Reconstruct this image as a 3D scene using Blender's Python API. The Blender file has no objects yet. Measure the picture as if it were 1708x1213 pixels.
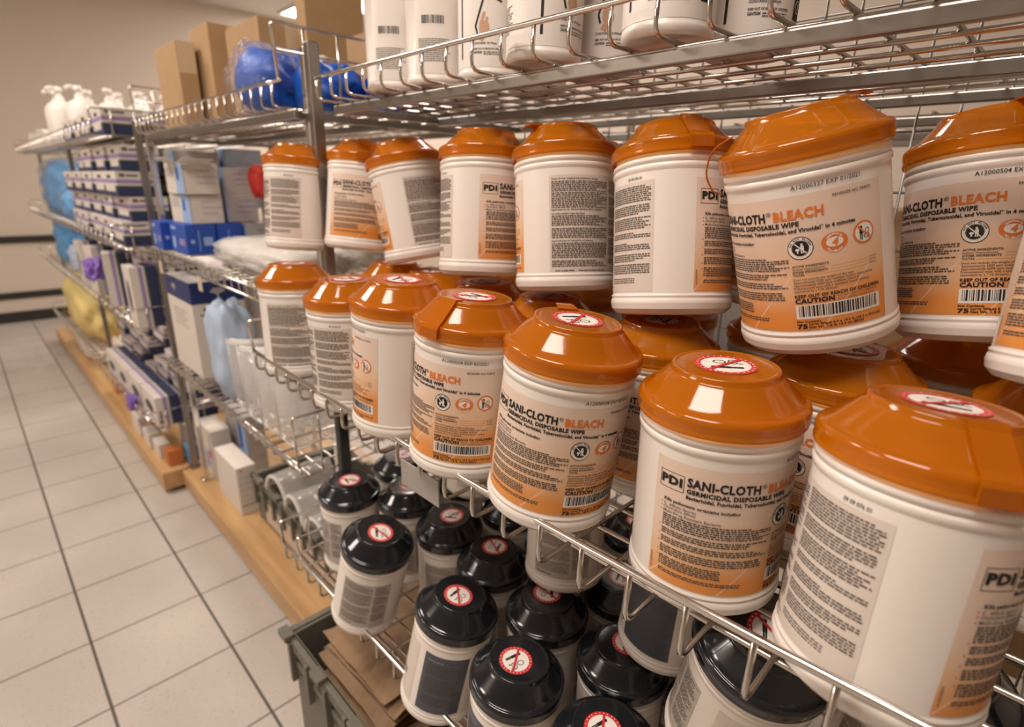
import bpy, bmesh, math, random
from mathutils import Vector, Matrix
R = math.radians
S = bpy.context.scene
COL = S.collection

# ---------------------------------------------------------------- camera, world, lights, exposure
F_PX = 921.379
cam_data = bpy.data.cameras.new('camera')
cam = bpy.data.objects.new('camera', cam_data)
COL.objects.link(cam)
S.camera = cam
cam_data.sensor_fit = 'HORIZONTAL'
cam_data.sensor_width = 36.0
cam_data.lens = F_PX / 1708 * 36.0
cam_data.clip_start = 0.02
YAW, PITCH, ROLL = R(44.7485), R(17.953), R(1.235)
fw = Vector((math.sin(YAW) * math.cos(PITCH), math.cos(YAW) * math.cos(PITCH), -math.sin(PITCH)))
r0 = Vector((math.cos(YAW), -math.sin(YAW), 0)); u0 = r0.cross(fw)
cr = math.cos(ROLL) * r0 + math.sin(ROLL) * u0
cu = -math.sin(ROLL) * r0 + math.cos(ROLL) * u0
FLOOR = 0.0
EYE = 1.36                       # eye height above the floor
M4 = Matrix(((cr.x, cu.x, -fw.x, 0), (cr.y, cu.y, -fw.y, 0), (cr.z, cu.z, -fw.z, EYE), (0, 0, 0, 1)))
cam.matrix_world = M4
cam_data.dof.use_dof = True
cam_data.dof.focus_distance = 0.56
cam_data.dof.aperture_fstop = 4.2

world = bpy.data.worlds.new('world'); S.world = world
world.use_nodes = True
bg = world.node_tree.nodes['Background']
bg.inputs[0].default_value = (1.0, 0.86, 0.72, 1); bg.inputs[1].default_value = 0.05

S.view_settings.view_transform = 'Standard'
S.view_settings.look = 'None'
S.view_settings.gamma = 1.0
S.view_settings.use_curve_mapping = False
S.view_settings.exposure = 0.0
LAMP_COL = (1.0, 0.885, 0.79)
LAMP_POWER = 23.5
LAMPS = [(-0.5, 0.45), (-0.5, 3.1), (2.5, 2.2), (2.5, 4.4), (3.3, 6.15), (-2.6, 3.1)]

# ---------------------------------------------------------------- helpers
def mat(name, col, rough=0.5, metal=0.0, coat=0.0, noise=0.0, nscale=40.0, spec=0.5, bump=0.0, sss=0.0, trans=0.0):
    m = bpy.data.materials.new(name); m.use_nodes = True
    nt = m.node_tree; b = nt.nodes['Principled BSDF']
    b.inputs['Base Color'].default_value = (*col, 1)
    b.inputs['Roughness'].default_value = rough
    b.inputs['Metallic'].default_value = metal
    b.inputs['Coat Weight'].default_value = coat
    b.inputs['Specular IOR Level'].default_value = spec
    b.inputs['Transmission Weight'].default_value = trans
    if sss:
        b.inputs['Subsurface Weight'].default_value = sss
        b.inputs['Subsurface Radius'].default_value = (0.01, 0.006, 0.004)
        b.inputs['Subsurface Scale'].default_value = 0.5
    if noise or bump:
        tc = nt.nodes.new('ShaderNodeTexCoord')
        n = nt.nodes.new('ShaderNodeTexNoise'); n.inputs['Scale'].default_value = nscale
        n.inputs['Detail'].default_value = 4
        nt.links.new(tc.outputs['Object'], n.inputs['Vector'])
        if noise:
            mx = nt.nodes.new('ShaderNodeMix'); mx.data_type = 'RGBA'
            mx.inputs['A'].default_value = (*[c * (1 - noise) for c in col], 1)
            mx.inputs['B'].default_value = (*[min(1, c * (1 + noise)) for c in col], 1)
            nt.links.new(n.outputs['Fac'], mx.inputs['Factor'])
            nt.links.new(mx.outputs['Result'], b.inputs['Base Color'])
        if bump:
            bp = nt.nodes.new('ShaderNodeBump'); bp.inputs['Strength'].default_value = bump
            bp.inputs['Distance'].default_value = 0.01
            nt.links.new(n.outputs['Fac'], bp.inputs['Height'])
            nt.links.new(bp.outputs['Normal'], b.inputs['Normal'])
    return m

def tag(o, label=None, cat=None, group=None, kind=None):
    if label: o['label'] = label
    if cat: o['category'] = cat
    if group: o['group'] = group
    if kind: o['kind'] = kind
    return o

def thing(name, label, cat, loc=(0, 0, 0), rot=0.0, group=None):
    o = bpy.data.objects.new(name, None); COL.objects.link(o)
    o.empty_display_size = 0.05
    o.location = loc; o.rotation_euler = (0, 0, rot)
    return tag(o, label, cat, group)

def link(name, me, parent=None):
    o = bpy.data.objects.new(name, me); COL.objects.link(o)
    if parent is not None: o.parent = parent
    return o

class MB:
    """collects shapes into one mesh"""
    def __init__(s):
        s.bm = bmesh.new(); s.mats = []; s.uv = s.bm.loops.layers.uv.new('UVMap')
    def mi(s, m):
        if m not in s.mats: s.mats.append(m)
        return s.mats.index(m)
    def poly(s, pts, m, uvs=None, smooth=False):
        vs = [s.bm.verts.new(p) for p in pts]
        f = s.bm.faces.new(vs); f.material_index = s.mi(m); f.smooth = smooth
        if uvs:
            for l, t in zip(f.loops, uvs): l[s.uv].uv = t
        return f
    def box(s, lo, hi, m, bev=0.0, mtx=None):
        x0, y0, z0 = lo; x1, y1, z1 = hi
        ret = bmesh.ops.create_cube(s.bm, size=1.0)
        vs = ret['verts']
        for v in vs:
            v.co = Vector(((x0 + x1) / 2 + v.co.x * (x1 - x0), (y0 + y1) / 2 + v.co.y * (y1 - y0), (z0 + z1) / 2 + v.co.z * (z1 - z0)))
        fs = {f for v in vs for f in v.link_faces}
        i = s.mi(m)
        for f in fs: f.material_index = i
        if bev:
            es = list({e for v in vs for e in v.link_edges})
            r = bmesh.ops.bevel(s.bm, geom=es, offset=bev, segments=2, affect='EDGES', profile=0.5, material=-1)
            vs = list({v for f in r['faces'] for v in f.verts} | {v for v in vs if v.is_valid})
        if mtx is not None:
            for v in vs: v.co = mtx @ v.co
        return s
    def lathe(s, prof, m, n=48, guard=0.0, smooth=True):
        """prof: list of (r, z) from bottom to top; m may be a list per segment"""
        if guard:                                   # extra loops keep long flanks flat under smooth shading
            q = [prof[0]]
            for (r1, z1), (r2, z2) in zip(prof[:-1], prof[1:]):
                L = math.hypot(r2 - r1, z2 - z1)
                if L > guard * 6:
                    t = guard / L
                    q += [(r1 + (r2 - r1) * t, z1 + (z2 - z1) * t), (r2 - (r2 - r1) * t, z2 - (z2 - z1) * t)]
                q.append((r2, z2))
            prof = q
        rings = []
        for r, z in prof:
            if r < 1e-6: rings.append([s.bm.verts.new((0, 0, z))])
            else: rings.append([s.bm.verts.new((r * math.cos(2 * math.pi * k / n), r * math.sin(2 * math.pi * k / n), z)) for k in range(n)])
        for j in range(len(rings) - 1):
            a, b = rings[j], rings[j + 1]
            i = s.mi(m[j] if isinstance(m, (list, tuple)) else m)
            for k in range(n):
                k2 = (k + 1) % n
                if len(a) == 1 and len(b) == 1: continue
                if len(a) == 1: vs = [a[0], b[k2], b[k]]; vs = [a[0], b[k], b[k2]][::-1]
                elif len(b) == 1: vs = [a[k], a[k2], b[0]]
                else: vs = [a[k], a[k2], b[k2], b[k]]
                f = s.bm.faces.new(vs); f.material_index = i; f.smooth = smooth
        return s
    def tube(s, pts, r, m, n=6, closed=False):
        pts = [Vector(p) for p in pts]
        rings = []; N = len(pts)
        prev = None
        for i, p in enumerate(pts):
            if closed: t = (pts[(i + 1) % N] - pts[i - 1])
            else: t = (pts[min(i + 1, N - 1)] - pts[max(i - 1, 0)])
            t.normalize()
            if prev is None:
                up = Vector((0, 0, 1)) if abs(t.z) < 0.9 else Vector((1, 0, 0))
                a = t.cross(up).normalized()
            else:
                a = (prev - t * prev.dot(t)).normalized()
            prev = a
            b = t.cross(a)
            rr = r[i] if isinstance(r, (list, tuple)) else r
            rings.append([s.bm.verts.new(p + rr * (math.cos(2 * math.pi * k / n) * a + math.sin(2 * math.pi * k / n) * b)) for k in range(n)])
        mi = s.mi(m)
        for j in range(N if closed else N - 1):
            A, B = rings[j], rings[(j + 1) % N]
            for k in range(n):
                f = s.bm.faces.new([A[k], A[(k + 1) % n], B[(k + 1) % n], B[k]]); f.material_index = mi; f.smooth = True
        if not closed:
            for q in (rings[0][::-1], rings[-1]):
                f = s.bm.faces.new(q); f.material_index = mi
        return s
    def xform(s, mtx):
        for v in s.bm.verts: v.co = mtx @ v.co
        return s
    def mesh(s, name):
        bmesh.ops.recalc_face_normals(s.bm, faces=s.bm.faces[:]) if getattr(s, 'recalc', True) else None
        me = bpy.data.meshes.new(name); s.bm.to_mesh(me); s.bm.free()
        for m in s.mats: me.materials.append(m)
        return me
    def build(s, name, parent=None):
        return link(name, s.mesh(name), parent)

def bend(pts, r=0.01, n=4):
    """round the inner corners of a polyline"""
    pts = [Vector(p) for p in pts]; out = [pts[0]]
    for i in range(1, len(pts) - 1):
        p = pts[i]; a = (pts[i - 1] - p); b = (pts[i + 1] - p)
        d = min(r, a.length * .45, b.length * .45)
        A = p + a.normalized() * d; B = p + b.normalized() * d
        for k in range(n + 1):
            t = k / n
            out.append((1 - t) ** 2 * A + 2 * t * (1 - t) * p + t * t * B)
    out.append(pts[-1]); return out

# ---------------------------------------------------------------- lettering: flat art that can be wrapped round a can
_font_cache = {}
def glyphs(text, bold=0.0):
    key = (text, bold)
    if key in _font_cache: return _font_cache[key]
    cu_ = bpy.data.curves.new('lettering', 'FONT'); cu_.body = text; cu_.size = 1.0
    cu_.resolution_u = 2; cu_.offset = bold; cu_.space_character = 1.0 + bold * 1.8
    o = bpy.data.objects.new('lettering', cu_); COL.objects.link(o)
    dg = bpy.context.evaluated_depsgraph_get()
    me = bpy.data.meshes.new_from_object(o.evaluated_get(dg))
    vs = [(v.co.x, v.co.y) for v in me.vertices]; fs = [tuple(p.vertices) for p in me.polygons]
    bpy.data.objects.remove(o); bpy.data.curves.remove(cu_); bpy.data.meshes.remove(me)
    if vs:
        x0 = min(v[0] for v in vs); vs = [(x - x0, y) for x, y in vs]
    w = max([v[0] for v in vs] or [1])
    _font_cache[key] = (vs, fs, w)
    return _font_cache[key]

class Art:
    """flat art in centimetres: x to the right, y up; each piece has a layer"""
    def __init__(s): s.items = []          # (points, faces, mat, layer, uvs)
    def rect(s, x0, y0, x1, y1, m, layer=1, step=0.5, uv=False):
        n = max(1, int(math.ceil((x1 - x0) / step)))
        vs = []; fs = []
        for i in range(n + 1):
            x = x0 + (x1 - x0) * i / n
            vs += [(x, y0), (x, y1)]
        for i in range(n): fs.append((2 * i, 2 * i + 2, 2 * i + 3, 2 * i + 1))
        uvs = [((x - x0) / (x1 - x0), (y - y0) / (y1 - y0)) for x, y in vs] if uv else None
        s.items.append((vs, fs, m, layer, uvs)); return s
    def frame(s, x0, y0, x1, y1, w, m, layer=2):
        s.rect(x0, y0, x1, y0 + w, m, layer); s.rect(x0, y1 - w, x1, y1, m, layer)
        s.rect(x0, y0 + w, x0 + w, y1 - w, m, layer); s.rect(x1 - w, y0 + w, x1, y1 - w, m, layer)
    def ring(s, cx, cy, rx, ry, k, m, layer=2, n=32, k1=1.0):
        vs = []; fs = []
        levels = [k, k1] if k > 0.4 else [max(k, 0.02), 0.35, 0.7, k1]
        for L in levels:
            for i in range(n):
                a = 2 * math.pi * i / n; vs.append((cx + rx * L * math.cos(a), cy + ry * L * math.sin(a)))
        for j in range(len(levels) - 1):
            for i in range(n):
                i2 = (i + 1) % n; fs.append((j * n + i, (j + 1) * n + i, (j + 1) * n + i2, j * n + i2))
        s.items.append((vs, fs, m, layer, None))
    def disc(s, cx, cy, rx, ry, m, layer=2): s.ring(cx, cy, rx, ry, 0.0, m, layer)
    def bar(s, x0, y0, x1, y1, w, m, layer=3, n=4):
        dx, dy = x1 - x0, y1 - y0; L = math.hypot(dx, dy); nx, ny = -dy / L * w / 2, dx / L * w / 2
        vs = []; fs = []
        for i in range(n + 1):
            t = i / n; x = x0 + dx * t; y = y0 + dy * t
            vs += [(x - nx, y - ny), (x + nx, y + ny)]
        for i in range(n): fs.append((2 * i, 2 * i + 2, 2 * i + 3, 2 * i + 1))
        s.items.append((vs, fs, m, layer, None))
    def text(s, x, y, string, cap, m, width=None, bold=0.0, layer=3, shear=0.0, rot=0.0):
        vs, fs, w = glyphs(string, bold)
        k = cap / 0.73; kx = (width / w) if width else k
        c, sn = math.cos(rot), math.sin(rot)
        P = []
        for a, b in vs:
            px, py = a * kx + b * k * shear, b * k
            P.append((x + px * c - py * sn, y + px * sn + py * c))
        s.items.append((P, fs, m, layer, None)); return s
    def arc_text(s, cx, cy, r, string, cap, m, a0, a1, bold=0.02, layer=3, inward=False):
        n = len(string)
        for i, ch in enumerate(string):
            if ch == ' ': continue
            a = a0 + (a1 - a0) * (i + .5) / n
            rot = a - math.pi / 2 if not inward else a + math.pi / 2
            w = cap * .75
            rr = r
            x = cx + rr * math.cos(a) - math.cos(rot) * w / 2; y = cy + rr * math.sin(a) - math.sin(rot) * w / 2
            s.text(x, y, ch, cap, m, width=w, bold=bold, layer=layer, rot=rot)
    def words(s, x0, y_top, width, lines, pitch, h, m, seed=1, layer=3, ragged=0.25, gaps=()):
        """illegible fine print: one dash per word"""
        rng = random.Random(seed); vs = []; fs = []
        for i in range(lines):
            if i in gaps: continue
            y = y_top - i * pitch
            W = width * (1 - rng.random() * ragged) if rng.random() < .45 else width
            x = x0
            while x < x0 + W - .1:
                w = min(rng.uniform(.12, .55), x0 + W - x)
                k = len(vs); vs += [(x, y - h), (x + w, y - h), (x + w, y), (x, y)]
                fs.append((k, k + 1, k + 2, k + 3)); x += w + rng.uniform(.06, .11)
        s.items.append((vs, fs, m, layer, None))
    def barcode(s, x0, y0, x1, y1, dark, light, layer=2, seed=3):
        s.rect(x0, y0, x1, y1, light, layer)
        rng = random.Random(seed); x = x0 + .25
        while x < x1 - .3:
            w = rng.choice((.05, .05, .1, .15)); s.rect(x, y0 + .22, x + w, y1 - .08, dark, layer + 1); x += w + rng.choice((.06, .06, .11))
    def build(s, mb, f):
        for vs, fs, m, layer, uvs in s.items:
            bv = [mb.bm.verts.new(f(x, y, layer)) for x, y in vs]
            i = mb.mi(m)
            for q in fs:
                if len(set(q)) < 3: continue
                try: fc = mb.bm.faces.new([bv[k] for k in q])
                except ValueError: continue
                fc.material_index = i; fc.smooth = False
                if uvs:
                    for l, k in zip(fc.loops, q): l[mb.uv].uv = uvs[k]
        return mb

LAYER = 0.00022
def wrap(Rad, phi0, z0):
    """art x=0 at angle phi0 (0 = local -Y, growing to the right seen from outside), y=0 at height z0"""
    def f(x, y, layer):
        a = phi0 + x * .01 / Rad; r = Rad + LAYER * layer
        return (r * math.sin(a), -r * math.cos(a), z0 + y * .01)
    return f
def flat(origin, xd, yd):
    o, X, Y = Vector(origin), Vector(xd), Vector(yd); N = X.cross(Y)
    def f(x, y, layer): return o + X * (x * .01) + Y * (y * .01) + N * (LAYER * layer)
    return f
# ---------------------------------------------------------------- materials
WALL = mat('wall_paint', (0.59, 0.505, 0.43), 0.75, noise=0.03, nscale=3)
CEIL = mat('ceiling_tile', (0.55, 0.54, 0.52), 0.9)
RUBBER = mat('black_rubber', (0.018, 0.016, 0.015), 0.5)
STEEL = mat('zinc_wire', (0.66, 0.62, 0.57), 0.17, metal=1.0)
STEELD = mat('grey_steel', (0.33, 0.31, 0.285), 0.35, metal=1.0, noise=0.12, nscale=60)
CHROME = mat('chrome', (0.75, 0.72, 0.68), 0.13, metal=1.0)
BLACKM = mat('black_caster_shaded_steel', (0.02, 0.02, 0.02), 0.4)  # black of the casters; on the lower posts it is painted shade
CAN = mat('white_can_plastic', (0.86, 0.795, 0.73), 0.30, sss=0.0, coat=0.15)
DARKLID = mat('charcoal_lid', (0.011, 0.0125, 0.016), 0.14, coat=0.3)
INK = mat('black_ink', (0.012, 0.010, 0.010), 0.5)
INKG = mat('grey_ink', (0.115, 0.092, 0.078), 0.55)
INKW = mat('pale_ink', (0.62, 0.58, 0.54), 0.5)
INKO = mat('orange_ink', (0.75, 0.20, 0.03), 0.45)
WHITE = mat('white_print', (0.86, 0.80, 0.74), 0.4)
REDP = mat('red_print', (0.62, 0.03, 0.03), 0.4)
PANEL = mat('clear_label', (0.70, 0.615, 0.54), 0.35)
PANELG = mat('greige_label', (0.50, 0.445, 0.39), 0.4)
SLATE = mat('slate_label', (0.075, 0.085, 0.105), 0.4)
WOODM = None

def amber():
    """translucent amber plastic: part tinted see-through, part milky orange, glossy skin"""
    m = bpy.data.materials.new('amber_plastic'); m.use_nodes = True
    nt = m.node_tree; b = nt.nodes['Principled BSDF']; out = nt.nodes['Material Output']
    b.inputs['Base Color'].default_value = (0.57, 0.172, 0.003, 1)
    b.inputs['Roughness'].default_value = 0.10
    b.inputs['Coat Weight'].default_value = 0.5; b.inputs['Coat Roughness'].default_value = 0.04
    t = nt.nodes.new('ShaderNodeBsdfTransparent'); t.inputs[0].default_value = (0.96, 0.46, 0.045, 1)
    mx = nt.nodes.new('ShaderNodeMixShader'); mx.inputs[0].default_value = 0.40
    nt.links.new(b.outputs[0], mx.inputs[1]); nt.links.new(t.outputs[0], mx.inputs[2])
    nt.links.new(mx.outputs[0], out.inputs[0])
    return m
AMBER = amber()

def peach():
    """label print: beige at the top running to orange, with pale diagonal sweeps"""
    m = bpy.data.materials.new('peach_label'); m.use_nodes = True
    nt = m.node_tree; b = nt.nodes['Principled BSDF']; b.inputs['Roughness'].default_value = 0.38
    uv = nt.nodes.new('ShaderNodeUVMap'); uv.uv_map = 'UVMap'
    sx = nt.nodes.new('ShaderNodeSeparateXYZ'); nt.links.new(uv.outputs[0], sx.inputs[0])
    n = nt.nodes.new('ShaderNodeTexNoise'); n.inputs['Scale'].default_value = 2.2
    nt.links.new(uv.outputs[0], n.inputs['Vector'])
    a = nt.nodes.new('ShaderNodeMath'); a.operation = 'MULTIPLY_ADD'
    nt.links.new(n.outputs['Fac'], a.inputs[0]); a.inputs[1].default_value = 0.5
    s2 = nt.nodes.new('ShaderNodeMath'); s2.operation = 'MULTIPLY_ADD'; s2.inputs[1].default_value = -0.26
    nt.links.new(sx.outputs['X'], s2.inputs[0]); nt.links.new(sx.outputs['Y'], s2.inputs[2]); nt.links.new(s2.outputs[0], a.inputs[2])
    cr_ = nt.nodes.new('ShaderNodeValToRGB'); nt.links.new(a.outputs[0], cr_.inputs[0])
    el = cr_.color_ramp.elements
    el[0].position = 0.20; el[0].color = (0.78, 0.30, 0.065, 1)
    el[1].position = 0.78; el[1].color = (0.79, 0.62, 0.505, 1)
    e = el.new(0.46); e.color = (0.80, 0.50, 0.29, 1)
    # thin pale sweep
    d = nt.nodes.new('ShaderNodeMath'); d.operation = 'MULTIPLY_ADD'
    nt.links.new(sx.outputs['Y'], d.inputs[0]); d.inputs[1].default_value = -0.55
    nt.links.new(sx.outputs['X'], d.inputs[2])
    w = nt.nodes.new('ShaderNodeMath'); w.operation = 'PINGPONG'; nt.links.new(d.outputs[0], w.inputs[0]); w.inputs[1].default_value = 0.17
    ls = nt.nodes.new('ShaderNodeMath'); ls.operation = 'LESS_THAN'; nt.links.new(w.outputs[0], ls.inputs[0]); ls.inputs[1].default_value = 0.0045
    ly = nt.nodes.new('ShaderNodeMath'); ly.operation = 'LESS_THAN'; nt.links.new(sx.outputs['Y'], ly.inputs[0]); ly.inputs[1].default_value = 0.42
    mu = nt.nodes.new('ShaderNodeMath'); mu.operation = 'MULTIPLY'; nt.links.new(ls.outputs[0], mu.inputs[0]); nt.links.new(ly.outputs[0], mu.inputs[1])
    mu2 = nt.nodes.new('ShaderNodeMath'); mu2.operation = 'MULTIPLY'; nt.links.new(mu.outputs[0], mu2.inputs[0]); mu2.inputs[1].default_value = 0.6
    mx = nt.nodes.new('ShaderNodeMix'); mx.data_type = 'RGBA'
    nt.links.new(mu2.outputs[0], mx.inputs['Factor']); nt.links.new(cr_.outputs[0], mx.inputs['A']); mx.inputs['B'].default_value = (0.85, 0.68, 0.55, 1)
    nt.links.new(mx.outputs['Result'], b.inputs['Base Color'])
    return m
PEACH = peach()

# ---------------------------------------------------------------- wipe canisters
CAN_R, CAN_H, LID_H = 0.070, 0.175, 0.0465       # big bleach-wipe canister
SM_R, SM_H, SM_LID = 0.0625, 0.165, 0.046       # smaller canister with the charcoal lid

def can_body(Rr, H, m):
    mb = MB(); k = Rr / 0.07; h = H
    P = [(0, .004), (.052, .004), (.056, 0), (.064, .0015), (.0695, .007), (.0708, .014), (.0700, .0185), (.0690, .0200), (.0700, .0212), (.0700, .0225), (.0686, .0240)]
    P = [(r * k, z * k) for r, z in P]
    T = [(.0686, .0175), (.0699, .0158), (.0702, .0130), (.0699, .0106), (.0685, .0098), (.0685, .0088), (.0700, .0078), (.0702, .0052), (.0697, .0030), (.0684, .0022), (.0670, .0010), (.0668, -.0125), (.0655, -.0135), (.0625, -.0130), (.0618, -.0115), (.0612, .0180), (.055, .022), (.020, .018), (0, .014)]
    P += [(r * k, h - z * k) for r, z in T]
    mb.lathe(P, m, 64, .0008)
    return mb.mesh('can_body')

def can_lid(Rr, LH, m, n=64):
    mb = MB(); k = Rr / .07; q = LH / .050
    P = [(.0706, .0005), (.0722, .0005), (.0728, .0015), (.0731, .004), (.0725, .0055), (.0730, .0072), (.0733, .0132), (.0728, .0158), (.0714, .0180), (.0697, .0190), (.0684, .0191), (.0674, .0196), (.0655, .0212), (.0630, .0236),
         (.0486, .0392), (.0474, .0402), (.0464, .0411), (.0458, .0448), (.0450, .0460), (.0437, .0463), (.0420, .0458), (.0410, .0454), (0, .0454)]
    P = [(r * k, z * q) for r, z in P]
    mb.lathe(P, m, n, .0008)
    mb.lathe([(.0700 * k, .0150 * q), (.0640 * k, .0158 * q), (.030 * k, .0165 * q), (0, .0165 * q)], m, n)      # inner plate
    return mb.mesh('lid')

def sticker_mesh(z, rr, seed):
    mb = MB(); a = Art(); c = rr * 100
    a.disc(0, 0, c, c, WHITE, 1)
    a.ring(0, 0, c, c, .80, REDP, 2)
    rng = random.Random(seed)
    for i in range(26):                       # worn print round the ring
        t = i / 26 * 2 * math.pi + rng.uniform(-.03, .03)
        a.bar(c * .87 * math.cos(t), c * .87 * math.sin(t), c * .93 * math.cos(t), c * .93 * math.sin(t), c * .05, WHITE, 3, 1)
    # standing figure
    a.disc(-c * .30, c * .42, c * .10, c * .10, INK, 2)
    a.rect(-c * .40, -c * .12, -c * .20, c * .30, INK, 2)
    a.rect(-c * .38, -c * .52, -c * .31, -c * .10, INK, 2); a.rect(-c * .29, -c * .52, -c * .22, -c * .10, INK, 2)
    a.bar(-c * .22, c * .22, c * .05, c * .02, c * .08, INK, 2, 2)
    # round baby seat shape
    a.ring(c * .30, -c * .28, c * .24, c * .16, .78, INK, 2, 20)
    a.ring(c * .28, c * .16, c * .17, c * .22, .78, INK, 2, 20)
    a.bar(c * .12, -c * .42, c * .12, -c * .58, c * .06, INK, 2, 1); a.bar(c * .42, -c * .42, c * .42, -c * .58, c * .06, INK, 2, 1)
    a.bar(-c * .58, c * .58, c * .58, -c * .58, c * .13, REDP, 4, 4)
    a.build(mb, flat((0, 0, z), (1, 0, 0), (0, 1, 0)))
    return mb.mesh('safety_sticker')

def tab_mesh(Rr, LH, m, lift=0.0):
    """flip tab: a strap running from the top disc over the shoulder down the rim"""
    mb = MB(); k = Rr / .07; q = LH / .05
    path = [(.034, .0458), (.0452, .0470), (.0475, .0425), (.0660, .0222), (.0690, .0200), (.0728, .0180), (.0748, .0150), (.0748, .0030)]
    if lift: path = [(.034, .0458), (.046, .0472), (.054, .0466), (.060, .0448), (.063, .0430)]
    w = .0115 * k; ring = []
    def nrm(i):
        a = path[max(i - 1, 0)]; b = path[min(i + 1, len(path) - 1)]
        t = Vector((b[0] - a[0], b[1] - a[1])).normalized(); return Vector((-t.y, t.x)) * -1
    T = .0016
    for i, (r, z) in enumerate(path):
        nn = nrm(i); o = Vector((r, z)) - nn * T
        ww = w * ((1.15 if i >= 5 else 1) if not lift else (1 - .12 * i))
        ring.append([(-ww, -r * k, z * q), (ww, -r * k, z * q), (ww, -o.x * k, o.y * q), (-ww, -o.x * k, o.y * q)])
    V = [[mb.bm.verts.new(p) for p in g] for g in ring]; mi = mb.mi(m)
    for A, B in zip(V[:-1], V[1:]):
        for j in range(4): mb.bm.faces.new([A[j], A[(j + 1) % 4], B[(j + 1) % 4], B[j]]).material_index = mi
    mb.bm.faces.new(V[0][::-1]).material_index = mi; mb.bm.faces.new(V[-1]).material_index = mi
    return mb.mesh('flip_tab')

def bleach_front(Rr):
    """printed front label, 18.7 x 13.3 cm, origin bottom left"""
    W, H = 18.7, 12.15
    a = Art(); c = lambda deg: deg * .1204
    a.rect(0, 0, W, H, PEACH, 1, .3, uv=True)
    a.frame(c(4), H - 2.75, c(23), H - 1.15, .05, INK, 2)
    a.text(c(5.2), H - 2.25, 'PDI', .78, INK, c(23) - c(6.6), .055, 3)
    T = lambda x0, x1, y, s, cap, m=INK, b=0.0: a.text(c(x0), H - y, s, cap, m, c(x1) - c(x0), b, 3)
    T(25, 74, 1.95, 'SANI-CLOTH', .82, INK, .038)
    a.text(c(75), H - 1.5, '\u00ae', .42, INK, None, 0, 3)
    T(80, 113, 1.95, 'BLEACH', .82, INKO, .040)
    T(25, 97, 2.60, 'GERMICIDAL DISPOSABLE WIPE', .42, INK, .042)
    T(25, 133, 3.12, 'Bactericidal, Fungicidal, Tuberculocidal, and Virucidal* in 4 minutes', .33, INK, .042)
    T(119, 146, .65, 'REORDER NO. P54072', .25, INK, .006)
    T(9, 62, 3.95, 'Kills pathogenic organisms including', .30, INK, .03)
    for i, y in enumerate((4.35, 4.7, 5.1, 6.6, 7.5, 8.3, 9.2, 9.8)):
        a.disc(c(7.2), H - y + .1, .07, .07, INKO, 2)
    T(9, 33, 4.38, 'C. difficile Spores', .24, INKG, .01)
    T(9, 33, 4.70, 'Clostridium difficile', .24, INKG, .01)
    T(9, 50, 5.08, 'Multi-Drug Resistant Bacteria', .26, INKG, .01)
    a.words(c(9), H - 5.25, c(79), 6, .21, .12, INKG, 1)
    a.words(c(9), H - 6.70, c(77), 3, .21, .12, INKG, 2)
    a.words(c(9), H - 7.55, c(77), 3, .21, .12, INKG, 3)
    a.words(c(9), H - 8.45, c(74), 4, .21, .12, INKG, 4)
    a.words(c(9), H - 9.55, c(45), 5, .21, .12, INKG, 5, ragged=.5)
    a.words(c(9), H - 10.9, c(60), 2, .21, .11, INKG, 6, ragged=.6)
    a.text(c(3), H - 11.4, 'A12000504', .2, INKG, 1.6, 0, 3, rot=math.pi / 2)
    # do-not-flush roundel
    x, y = c(96.5), H - 4.55
    a.disc(x, y, 1.02, 1.02, INK, 2); a.disc(x, y, .95, .95, WHITE, 3)
    a.arc_text(x, y, .74, 'DO NOT FLUSH', .19, INK, math.pi * .93, math.pi * .07, .02, 4)
    a.ring(x, y, .68, .68, .90, INK, 4)
    a.disc(x, y, .60, .60, INK, 4)
    a.disc(x + .12, y + .33, .10, .10, WHITE, 5); a.rect(x + .02, y - .15, x + .28, y + .22, WHITE, 5)
    a.rect(x + .03, y - .45, x + .12, y - .12, WHITE, 5); a.rect(x + .17, y - .45, x + .26, y - .12, WHITE, 5)
    a.disc(x - .22, y - .12, .17, .12, WHITE, 5); a.rect(x - .28, y - .42, x - .16, y - .15, WHITE, 5)
    a.bar(x - .45, y + .45, x + .45, y - .45, .09, WHITE, 6)
    # four-minute oval
    x = c(118.5); a.disc(x, y + .1, 1.05, .82, INKO, 2); a.disc(x, y + .1, .68, .42, WHITE, 3)
    a.arc_text(x, y + .1, .60, 'Disinfects in', .19, WHITE, math.pi * .83, math.pi * .17, .02, 3)
    a.arc_text(x, y - .02, .76, 'Four Minutes', .19, WHITE, math.pi * 1.2, math.pi * 1.8, .02, 3, inward=True)
    a.text(x - .26, y - .18, '4', .62, INKO, .5, .05, 4, shear=.2)
    # keep-from-babies roundel
    x = c(139); a.disc(x, y + .35, .98, .98, INKO, 2); a.disc(x, y + .35, .80, .80, WHITE, 3); y2 = y + .35
    a.disc(x - .28, y2 + .45, .13, .13, INK, 4); a.rect(x - .42, y2 - .12, x - .14, y2 + .3, INK, 4)
    a.rect(x - .40, y2 - .62, x - .31, y2 - .1, INK, 4); a.rect(x - .25, y2 - .62, x - .16, y2 - .1, INK, 4)
    a.ring(x + .28, y2 + .1, .2, .26, .74, INKG, 4, 20); a.ring(x + .24, y2 - .35, .3, .18, .74, INKG, 4, 20)
    a.bar(x - .56, y2 + .56, x + .56, y2 - .56, .14, INKO, 5)
    # right column
    T(90, 114, 6.25, 'ACTIVE INGREDIENTS:', .20, INK, .02)
    T(90, 111, 6.52, 'Sodium Hypochlorite', .20, INKG, .01)
    T(90, 113, 6.79, 'OTHER INGREDIENTS', .20, INK, .02)
    T(90, 98, 7.06, 'TOTAL', .20, INK, .02)
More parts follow.
